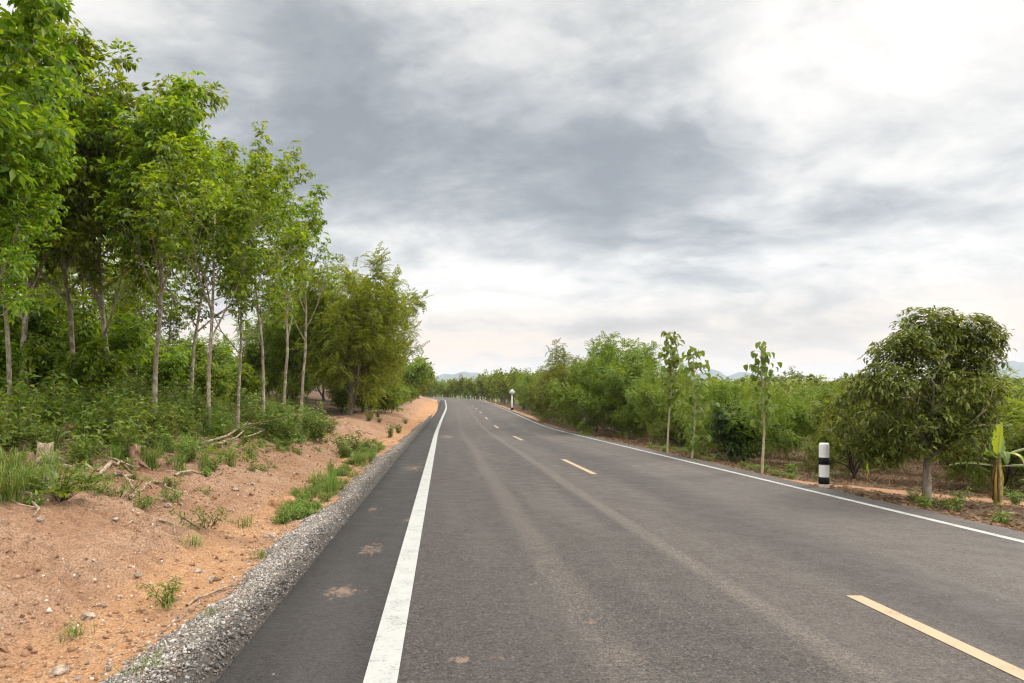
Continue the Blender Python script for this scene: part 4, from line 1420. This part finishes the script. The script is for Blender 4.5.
K_W = [Kind(empty_plant('weed', 'weed', 'weed', ms, ('stem', 'foliage'), (M['bark_grey'], M['weed'])), None) for ms in WEED]
for k in range(84):
    y = 6.6 + 15 * rr.random(); u = rr.uniform(-5.4, -3.2)
    K_W[k % 2].place((u, y, gz(u, y)), None, rr.uniform(.35, .95), 'small green weed on the bare bank', 'small weeds on the bank')
for k in range(34):
    y = 9 + 16 * rr.random(); u = rr.uniform(7.0, 8.2)
    if 11.0 < y < 12.6: y += 3.2
    if 11.6 < y < 14 : u = rr.uniform(6.85, 7.2)
    K_W[k % 2].place((u, y, gz(u, y)), None, rr.uniform(.5, 1.1), 'small green weed along the right tarmac edge', 'small weeds at the right edge')
for px, py, sc, lab in ((912, 501, .30, 'little leafy plant beside the mango trunk'), (958, 505, .38, 'grassy green plant at the foot of the mango tree'), (1016, 505, .4, 'low leafy plant beside the banana plant'), (700, 470, .35, 'little plant under the leafy teak sapling'), (765, 472, .28, 'little plant at the foot of the lone sapling')):
    x, y, z = at(px, py)
    K_S[1].place((x, y, z), None, sc, lab)

# ground cover: dry leaves and low growth, one mass each
rngc = np.random.default_rng(8)
m_ = 26000
x = np.concatenate([-5.0 - 13 * rngc.random(m_) ** 1.3, 6.8 + 16 * rngc.random(m_) ** 1.3])
y = np.concatenate([6 + 30 * rngc.random(m_) ** 1.2, 8 + 26 * rngc.random(m_) ** 1.1])
P = np.stack([x, y, ground(x, y) + .012], 1)
k = (np.abs(x / y) < 1.05) & ~((x > 6.6) & (np.abs(y - (13.3 - .25 * (x - 7.3))) < .45)); P = P[k]
rot = frames(rngc.normal(size=P.shape) * [1, 1, .15], np.array([0, 0, 1.0]) + rngc.normal(size=P.shape) * .3)
V, Q = scatter(*leaf_t(.10, .045, .3, .1, -.05), P, rot, rngc.uniform(.5, 1.3, len(P)))
o = link('leaf_litter', mesh_from('leaf_litter', V, Q), M['litter']); o['kind'] = 'stuff'
m_ = 42000
x = -3.6 - 14.5 * rngc.random(m_) ** 1.2; y = 5.5 + 33 * rngc.random(m_) ** 1.2
k = (fbm(x * .6, y * .4, 92) + .6 * fbm(x * 2.5, y * 2.5, 93) > -.02) & (np.abs(x / y) < .95) & (np.hypot((x + 12.6) / 3, (y - 30) / 4.5) > 1) & ~((x > -4.9) & (y < 12))
k &= ~((y > 22) & (x > -7.5))
x = x[k]; y = y[k]
P = np.stack([x, y, ground(x, y) + rngc.uniform(.02, .20, len(x))], 1)
rot = frames(rngc.normal(size=P.shape) * [1, 1, .4], np.array([0, 0, 1.0]) + rngc.normal(size=P.shape) * .5)
V, Q = scatter(*leaf_t(.11, .05, .3, .25), P, rot, rngc.uniform(.5, 1.3, len(P)))
o = link('ground_cover', mesh_from('ground_cover', V, Q), M['weed']); o['kind'] = 'stuff'
# straw, dead stems and chopped twigs strewn over the upper bank
m_ = 15000
x = -3.5 - 5.5 * rngc.random(m_) ** 1.2; y = 5.2 + 24 * rngc.random(m_) ** 1.2
k = (fbm(x * .9, y * .6, 98) + .5 * fbm(x * 3, y * 3, 99) + .10 * (-x - 5.0) > .02) & (x / y > -.95); x = x[k]; y = y[k]
P = np.stack([x, y, ground(x, y) + .012], 1)
f = rngc.normal(size=P.shape) * [1, 1, .16]
rot = frames(f, np.array([0, 0, 1.0]) + rngc.normal(size=P.shape) * .3)
V, Q = scatter(*leaf_t(.30, .011, .4, .1, -.15), P, rot, rngc.uniform(.35, 1.5, len(P)))
o = link('straw_litter', mesh_from('straw_litter', V, Q), M['straw']); o['kind'] = 'stuff'
# dry brush on the shaded floor at the right
m_ = 7000
x = 7.4 + 14 * rngc.random(m_); y = 14.0 + 26 * rngc.random(m_) ** 1.1
P = np.stack([x, y, ground(x, y)], 1); k = (x / y < .95) & (fbm(x * .5, y * .5, 97) > -.12) & (x > 7.2 + 2.0 * (y < 16)); P = P[k]
f = rngc.normal(size=P.shape) * [.8, .8, .3] + [0, 0, .8]
rot = frames(f, rngc.normal(size=P.shape))
V, Q = scatter(*leaf_t(.34, .010, .1, .2), P, rot, rngc.uniform(.5, 1.5, len(P)))
o = link('dry_brush', mesh_from('dry_brush', V, Q), M['litter']); o['kind'] = 'stuff'


# ================================================================== stumps, dead branches, stones
def stump(label, x, y, r, h, seed, mat):
    rng = np.random.default_rng(seed); g = Geo(); k = 14
    th = np.arange(k) * 2 * PI / k; wob = 1 + .18 * rng.normal(size=k)
    rings = []
    for z, f in ((-.12, 1.7), (0, 1.35), (h * .3, 1.05), (h * .7, .95), (h, .92)):
        rr_ = r * (1 + (f - 1)) * (1 + (wob - 1) * (1.4 if z <= 0 else .7))
        top = z + (rng.normal(size=k) * h * .07 if z == h else 0)
        rings.append(np.stack([np.cos(th) * rr_, np.sin(th) * rr_, np.full(k, z) + (top - z)], 1))
    V = np.concatenate(rings + [np.array([[0, 0, h * .96]])]); Q = []
    for i in range(4):
        for j in range(k): Q.append([i * k + j, i * k + (j + 1) % k, (i + 1) * k + (j + 1) % k, (i + 1) * k + j])
    T = [[4 * k + j, 4 * k + (j + 1) % k, len(V) - 1] for j in range(k)]
    t = thing('tree_stump', label, 'stump', (x, y, gz(x, y)))
    link('stump_body', mesh_from('stump_body', V, np.array(Q), np.array(T), smooth=False), mat, t)
    for a in (0.2, 2.2, 4.1):
        gg = Geo(); a += rng.normal() * .3
        gg.tube([[math.cos(a) * r, math.sin(a) * r, h * .25], [math.cos(a) * r * 2, math.sin(a) * r * 2, .03], [math.cos(a) * r * 3.4, math.sin(a) * r * 3.4, -.04]], [r * .35, r * .25, r * .08], 6)
        link('root', gg.mesh('root', True), mat, t)


x, y, z = at(45, 462); stump('pale cut stump with spreading roots above the grass tufts', x, y, .10, .26, 1, M['dead_wood'])
x, y, z = at(30, 466); stump('low reddish stump just left of the pale cut one', x - .05, y, .09, .17, 3, M['stump'])
x, y, z = at(135, 467); stump('upright reddish brown stump on the bank beside the dead branches', x, y, .085, .30, 2, M['stump'])


def branch(label, p0, p1, r, seed, sag=.05, twigs=2):
    rng = np.random.default_rng(seed)
    a = np.array([*p0, 0.0]); b = np.array([*p1, 0.0])
    n = 7; pts = []
    for i in range(n):
        t = i / (n - 1); q = a * (1 - t) + b * t + rng.normal(size=3) * .035 * np.linalg.norm(b - a)
        pts.append([q[0], q[1], gz(q[0], q[1]) + r * .6 + sag * math.sin(PI * t)])
    pts = np.array(pts); o0 = pts[0].copy(); g = Geo()
    g.tube(pts - o0, np.linspace(r, r * .45, n), 7)
    t = link('dead_branch', None or g.mesh('dead_branch', True), M['dead_wood'], None, o0)
    tag(t, label, 'branch', 'dead branches on the bank')
    for k in range(twigs):
        i = rng.integers(2, n - 1); d = rng.normal(size=3) * [1, 1, .4] + [0, 0, .25]; d /= np.linalg.norm(d); l = np.linalg.norm(b - a) * rng.uniform(.2, .4)
        gg = Geo(); gg.tube([pts[i] - o0, pts[i] - o0 + d * l * .5 + rng.normal(size=3) * .02, pts[i] - o0 + d * l], [r * .4, r * .3, r * .12], 5)
        link('twig', gg.mesh('twig', True), M['dead_wood'], t)


def B(label, q0, q1, r, seed, sag=.05, twigs=2):
    a = at(*q0); b = at(*q1); branch(label, a[:2], b[:2], r, seed, sag, twigs)


B('thick pale branch lying out from the cut stump', (58, 468), (100, 471), .035, 1, .06, 1)
B('bent dead branch over the dark hollow on the bank', (100, 478), (132, 474), .035, 2, .22, 3)
B('curved pale branch dropping from the hollow', (114, 470), (132, 492), .028, 3, .10, 1)
B('bleached stick lying on bare soil below the stump', (131, 500), (152, 489), .022, 4, .05, 0)
B('long thin branch running down the bank', (158, 480), (190, 508), .016, 5, .05, 1)
B('dark fallen stick across the crumbling bank', (170, 476), (222, 474), .022, 6, .03, 1)
B('thin root trailing down the rilled slope', (20, 492), (44, 518), .022, 7, .02, 1)
B('long leaning branch of the heap beside thin trunks', (228, 452), (288, 426), .026, 8, .30, 3)
B('second leaning branch low in the heap', (212, 450), (276, 434), .022, 9, .22, 3)
B('thin branch crossing the heap', (238, 446), (294, 430), .018, 10, .35, 3)
B('short branch under the heap near the trunk foot', (205, 446), (250, 448), .024, 11, .08, 2)
B('thin stick among shrubs behind the stump', (190, 452), (214, 438), .016, 12, .12, 1)
B('stick lying on the gravel edge', (185, 605), (243, 584), .012, 13, .02, 1)
B('dark stick in the soil of the bank', (160, 520), (178, 536), .014, 14, .02, 0)
B('twig half buried by the bank foot', (128, 526), (143, 522), .010, 15, .02, 0)


def rock(label, x, y, r, seed, mat, name='stone', flat=.7, group=None):
    rng = np.random.default_rng(seed)
    bpy_me = bpy.data.meshes.new(name)
    import bmesh
    bm = bmesh.new(); bmesh.ops.create_icosphere(bm, subdivisions=3, radius=1)
    ph = rng.uniform(0, 50)
    for v in bm.verts:
        c = v.co
        k = 1 + .8 * float(fbm(np.array([c.x * 1.2 + ph + c.z * .7]), np.array([c.y * 1.2 + c.z * 1.1 + ph]), seed)[0]) + .45 * float(fbm(np.array([c.x * 4 + ph]), np.array([c.y * 4 + c.z * 3]), seed + 1)[0])
        v.co = (c.x * r * k * 1.2, c.y * r * k, c.z * r * k * flat)
    bm.to_mesh(bpy_me); bm.free()
    o = link(name, bpy_me, mat, None, (x, y, gz(x, y) + r * flat * .12)); o.rotation_euler = (0, 0, rng.uniform(0, 6))
    tag(o, label, 'stone' if name == 'stone' else 'clod', group)


x, y, z = at(283, 508); rock('largest pale orange clod at the start of the green weed strip', x, y, .19, 4, M['clod'], 'earth_clod', .75)
x, y, z = at(318, 480); rock('flat orange clod bed further along the ditch', x, y, .24, 6, M['clod'], 'earth_clod', .35)
x, y, z = at(345, 462); rock('furthest orange lump beside the green weeds', x, y, .22, 8, M['clod'], 'earth_clod', .4)
for k, (px, py, r, lab) in enumerate(((212, 580, .05, 'pale stone pair member nearest the lone seedling'), (198, 572, .05, 'reddish stone above the lone seedling'), (88, 617, .055, 'grey stone in the middle of the ditch floor'), (60, 672, .05, 'whitish stone at the very bottom of the ditch'),
                                      (138, 575, .035, 'pale stone lying at the foot of the rills'), (116, 520, .035, 'white stone on the slope below the branches'), (160, 500, .045, 'white stone beside the bleached stick'), (168, 506, .05, 'largest white stone by the bleached stick'),
                                      (270, 537, .09, 'dark grey lump where gravel meets soil'), (40, 520, .04, 'pale stone under the feathery plant at the bank edge'), (103, 605, .035, 'small dark stone on the ditch floor'), (235, 490, .05, 'pale stone on the upper bank near the weeds'), (252, 484, .045, 'pale stone near the fallen branches'))):
    x, y, z = at(px, py); rock(lab, x, y, r * .8, 20 + k, M['rock'])
K_RK = []
# ================================================================== posts and sign
def lathe(prof, k=20):
    prof = np.array(prof); n = len(prof); th = np.arange(k) * 2 * PI / k
    V = np.concatenate([np.stack([np.cos(th) * r, np.sin(th) * r, np.full(k, z)], 1) for r, z in prof])
    Q = [[i * k + j, i * k + (j + 1) % k, (i + 1) * k + (j + 1) % k, (i + 1) * k + j] for i in range(n - 1) for j in range(k)]
    return V, np.array(Q)


def seg_mesh(name, prof, k=20, cap=True):
    V, Q = lathe(prof, k); T = None
    if cap:
        n = len(prof); V = np.concatenate([V, [[0, 0, prof[-1][1]]]])
        T = np.array([[(n - 1) * k + j, (n - 1) * k + (j + 1) % k, len(V) - 1] for j in range(k)])
    return mesh_from(name, V, Q, T, smooth=False)


x, y, z = at(824, 488)
pr = .084; Hp = 45 / F * y
t = thing('marker_post', 'short round white marker post with two black bands at the tarmac edge', 'post', (x, y, z), 0, None)
link('post_body', seg_mesh('post_body', [(pr, -.15), (pr, Hp * .93), (pr * .95, Hp * .975), (pr * .80, Hp)], 24), M['white_paint'], t)
for z0, z1 in ((.09, .245), (.52, .68)):
    link('black_band', seg_mesh('black_band', [(pr * .98, Hp * z0), (pr + .0035, Hp * z0 + .001), (pr + .0035, Hp * z1 - .001), (pr * .98, Hp * z1)], 24, False), M['black_paint'], t)

body = seg_mesh('post_body', [(.06, -.1), (.06, .72), (.045, .76)], 10)
band = seg_mesh('black_band', [(.059, .30), (.064, .301), (.064, .42), (.059, .421)], 10, False)
t0 = thing('bend_post', 'thin white marker post', 'post', (0, 0, -100), 0, 'white posts round the bend')
link('post_body', body, M['white_paint'], t0); link('black_band', band, M['black_paint'], t0)
KP = Kind(t0)
names = {99.5: 'white post standing alone just past the roadside sign', 169: 'white post by itself at the crest of the far bend'}
for s in (99.5, 123, 130, 134.5, 140.5, 146, 150, 154.5, 169):
    x, y = (float(q) for q in road_xy(6.95, s))
    KP.place((x, y, float(zroad(s)) - .08), 0, 1.0, names.get(s, 'white post in the close row along the far bend'), 'white posts round the bend')

x, y = (float(q) for q in road_xy(6.95, 75.0)); z = float(zroad(75.0)) - .06
t = thing('road_sign', 'white roadside sign with diamond panel on a white post', 'sign', (x, y, z))
g = Geo(); g.tube([[0, 0, .28], [0, 0, 2.25]], [.085, .065], 4); link('sign_post', g.mesh('sign_post'), M['white_paint'], t)
g = Geo(); g.tube([[0, 0, -.1], [0, 0, .28]], [.19, .14], 8); link('post_base', g.mesh('post_base'), M['black_paint'], t)
a = .37; zc_ = 1.97; yy = -.115
Vd = []
for y_ in (yy, yy + .02):
    for k in range(4):
        Vd.append([math.cos(k * PI / 2) * a, y_, zc_ + math.sin(k * PI / 2) * a])
link('sign_panel', mesh_from('sign_panel', np.array(Vd), np.array([[0, 1, 2, 3][::-1], [4, 5, 6, 7], [0, 1, 5, 4], [1, 2, 6, 5], [2, 3, 7, 6], [3, 0, 4, 7]])), M['reflector'], t)
# ================================================================== haze
HAZE = 1.5e-4
hx, hy0, hy1, hz0, hz1 = 7100.0, -2600.0, 7100.0, -16.0, 345.0
Vh = np.array([[sx * hx, yy_, zz_] for zz_ in (hz0, hz1) for yy_ in (hy0, hy1) for sx in (-1, 1)])
hz = link('haze', mesh_from('haze', Vh, np.array([[0, 2, 3, 1], [4, 5, 7, 6], [0, 1, 5, 4], [2, 6, 7, 3], [0, 4, 6, 2], [1, 3, 7, 5]])), None)
m = bpy.data.materials.new('haze'); tt = nt(m)
vo = tt.nodes.new('ShaderNodeVolumePrincipled'); vo.inputs['Color'].default_value = (.80, .88, 1, 1); vo.inputs['Density'].default_value = HAZE
ou = tt.nodes.new('ShaderNodeOutputMaterial'); tt.links.new(vo.outputs[0], ou.inputs['Volume'])
hz.data.materials.append(m); hz['kind'] = 'stuff'

# ================================================================== sky
SUN_EL, SUN_AZ = 40.0, 58.0      # azimuth measured from the view axis towards the right
wd = bpy.data.worlds.new('World'); bpy.context.scene.world = wd; wd.use_nodes = True
t = wd.node_tree; t.nodes.clear(); n = N(t)
STR = 0.1
sky = n.new('ShaderNodeTexSky'); sky.sky_type = 'NISHITA'; sky.sun_disc = False
sky.sun_elevation = R(SUN_EL); sky.sun_rotation = R(SUN_AZ)
d = n.vmath('NORMALIZE', n.new('ShaderNodeTexCoord').outputs['Generated'])
sd = n.new('ShaderNodeSeparateXYZ'); n.set(sd.inputs[0], d)
dz = n.math('MAXIMUM', sd.outputs[2], 0.0)
den = n.math('ADD', dz, .27)
cx = n.math('DIVIDE', sd.outputs[0], den); cy = n.math('DIVIDE', sd.outputs[1], den)
cv = n.new('ShaderNodeCombineXYZ'); n.set(cv.inputs[0], cx); n.set(cv.inputs[1], cy)
rotn = n.new('ShaderNodeMapping'); rotn.inputs['Rotation'].default_value = (0, 0, R(28)); rotn.inputs['Scale'].default_value = (1.0, 1.25, 1); n.set(rotn.inputs['Vector'], cv.outputs[0])
P_ = rotn.outputs[0]
warp = n.noise(P_, 1.1, 3, .5, out='Color')
Pw = n.vmath('ADD', P_, n.vmath('MULTIPLY', n.vmath('SUBTRACT', warp, (.5, .5, .5)), (.42, .42, .42)))
n1 = n.noise(Pw, .95, 9, .52); n2 = n.noise(Pw, 2.6, 9, .60); n4 = n.noise(P_, 6.0, 6, .6, .3); n5 = n.mapr(n.noise(Pw, 2.3, 10, .56), .44, .60, -.5, .5); n3 = n.noise(P_, .42, 4, .5)


def dirn(px, py):
    v = np.array([(px - VX) / F, 1.0, (VY - py) / F]); return tuple(v / np.linalg.norm(v))


def blob(px, py, rad, amp, sq=1.0):
    """broad brightening or darkening of the cloud deck about one direction; rad in degrees, sq>1 flattens it"""
    c = np.array(dirn(px, py)); 
    h = np.array([c[1], -c[0], 0]); h /= np.linalg.norm(h); v = np.cross(h, c)
    a = n.vmath('DOT_PRODUCT', dw, tuple(h)); b = n.math('MULTIPLY', n.vmath('DOT_PRODUCT', dw, tuple(v)), sq)
    f = n.vmath('DOT_PRODUCT', dw, tuple(c))
    r2 = n.math('ADD', n.math('MULTIPLY', a, a), n.math('MULTIPLY', b, b))
    e = n.math('EXPONENT', n.math('MULTIPLY', r2, -1.0 / math.sin(R(rad)) ** 2))
    return n.math('MULTIPLY', n.math('MULTIPLY', e, n.math('GREATER_THAN', f, 0)), amp)


wn = n.noise(Pw, 1.5, 4, .5, out='Color')
dw = n.vmath('NORMALIZE', n.vmath('ADD', d, n.vmath('MULTIPLY', n.vmath('SUBTRACT', wn, (.5, .5, .5)), (.22, .22, .16))))
val = n.math('ADD', n.math('MULTIPLY', n.math('SUBTRACT', n1, .5), 1.40), n.math('ADD', n.math('MULTIPLY', n.math('SUBTRACT', n2, .5), .85), n.math('ADD', n.math('MULTIPLY', n5, .13), n.math('MULTIPLY', n.math('SUBTRACT', n4, .5), .22))))
val = n.math('ADD', val, .755)
for b in ((770, 50, 10, .13, 1.0), (960, 150, 15, .03, 1.0), (930, 270, 15, .07, 1.2), (650, 130, 6, .08, 1.6), (1020, 20, 9, .06, 1), (600, 250, 9, .04, 2.2),
          (470, 190, 14, -.15, 2.0), (330, 60, 16, -.10, 1.5), (560, 20, 10, -.12, 1.6), (690, 145, 9, -.20, 3.2), (620, 215, 11, -.11, 2.6), (900, 125, 7, -.12, 3.0), (860, 200, 6, -.08, 2), (150, 60, 14, -.02, 1),
          (330, 210, 9, .08, 1.6), (480, 290, 8, .04, 2.5), (640, 310, 12, .02, 3.0), (470, 350, 10, -.03, 3.0), (560, 318, 5, -.05, 3), (420, 300, 9, .04, 2.5), (750, 345, 14, -.06, 4)):
    val = n.math('ADD', val, blob(*b))
cl = n.ramp(val, [(.36, (.245, .275, .315)), (.52, (.355, .39, .43)), (.66, (.53, .555, .585)), (.78, (.72, .735, .75)), (.90, (.875, .875, .875)), (1.04, (.98, .975, .965))])
# low band: warm peach light under the deck
peach = n.math('EXPONENT', n.math('MULTIPLY', n.math('POWER', n.math('DIVIDE', n.math('SUBTRACT', sd.outputs[2], .070), .055), 2.0), -1.0))
fwd = n.mapr(sd.outputs[1], .3, .9)
cl = n.mix(n.math('MULTIPLY', n.math('MULTIPLY', peach, fwd), n.mapr(val, .62, .9, .45, .92)), cl, (.98, .75, .55))
# unseen sky overhead, beside and behind the viewer, given added gain as fill light
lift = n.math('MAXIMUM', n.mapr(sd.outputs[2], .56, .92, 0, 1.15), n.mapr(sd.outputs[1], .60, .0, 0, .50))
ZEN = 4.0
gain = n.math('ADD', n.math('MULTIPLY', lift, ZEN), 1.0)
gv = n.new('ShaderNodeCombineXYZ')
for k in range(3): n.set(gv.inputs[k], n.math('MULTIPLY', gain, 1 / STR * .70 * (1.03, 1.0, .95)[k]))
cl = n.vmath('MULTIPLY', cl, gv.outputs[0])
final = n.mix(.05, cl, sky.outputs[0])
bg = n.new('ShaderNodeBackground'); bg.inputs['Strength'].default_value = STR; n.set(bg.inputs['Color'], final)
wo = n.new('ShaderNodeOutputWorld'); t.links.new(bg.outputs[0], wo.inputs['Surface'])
wd.cycles.sampling_method = 'MANUAL'; wd.cycles.sample_map_resolution = 1024

sl = bpy.data.lights.new('sun', 'SUN'); sl.energy = 1.5; sl.angle = R(16); sl.color = (1.0, .92, .78)
so = bpy.data.objects.new('sun', sl); C.objects.link(so)
from mathutils import Vector
sv = Vector((math.sin(R(SUN_AZ)) * math.cos(R(SUN_EL)), math.cos(R(SUN_AZ)) * math.cos(R(SUN_EL)), math.sin(R(SUN_EL))))
so.rotation_euler = sv.to_track_quat('Z', 'Y').to_euler()
so.location = (20, 10, 30)

# ================================================================== camera and render settings
cd_ = bpy.data.cameras.new('camera'); co = bpy.data.objects.new('camera', cd_); C.objects.link(co)
co.location = (0, 0, EYE); co.rotation_euler = (PI / 2, 0, 0)
cd_.sensor_width = 36; cd_.lens = 36 * F / 1024; cd_.clip_start = .05; cd_.clip_end = 30000
cd_.shift_x = (512 - VX) / 1024; cd_.shift_y = (VY - 341.5) / 1024
sc = bpy.context.scene
sc.camera = co
sc.render.engine = 'CYCLES'
sc.view_settings.view_transform = 'Standard'; sc.view_settings.look = 'None'; sc.view_settings.gamma = 1; sc.view_settings.use_curve_mapping = False
sc.view_settings.exposure = 0.66
sc.cycles.max_bounces = 8; sc.cycles.diffuse_bounces = 4; sc.cycles.glossy_bounces = 2; sc.cycles.transmission_bounces = 4; sc.cycles.transparent_max_bounces = 8; sc.cycles.volume_bounces = 0
sc.cycles.use_denoising = True
sc.cycles.caustics_reflective = False; sc.cycles.caustics_refractive = False
sc.cycles.filter_width = 1.2
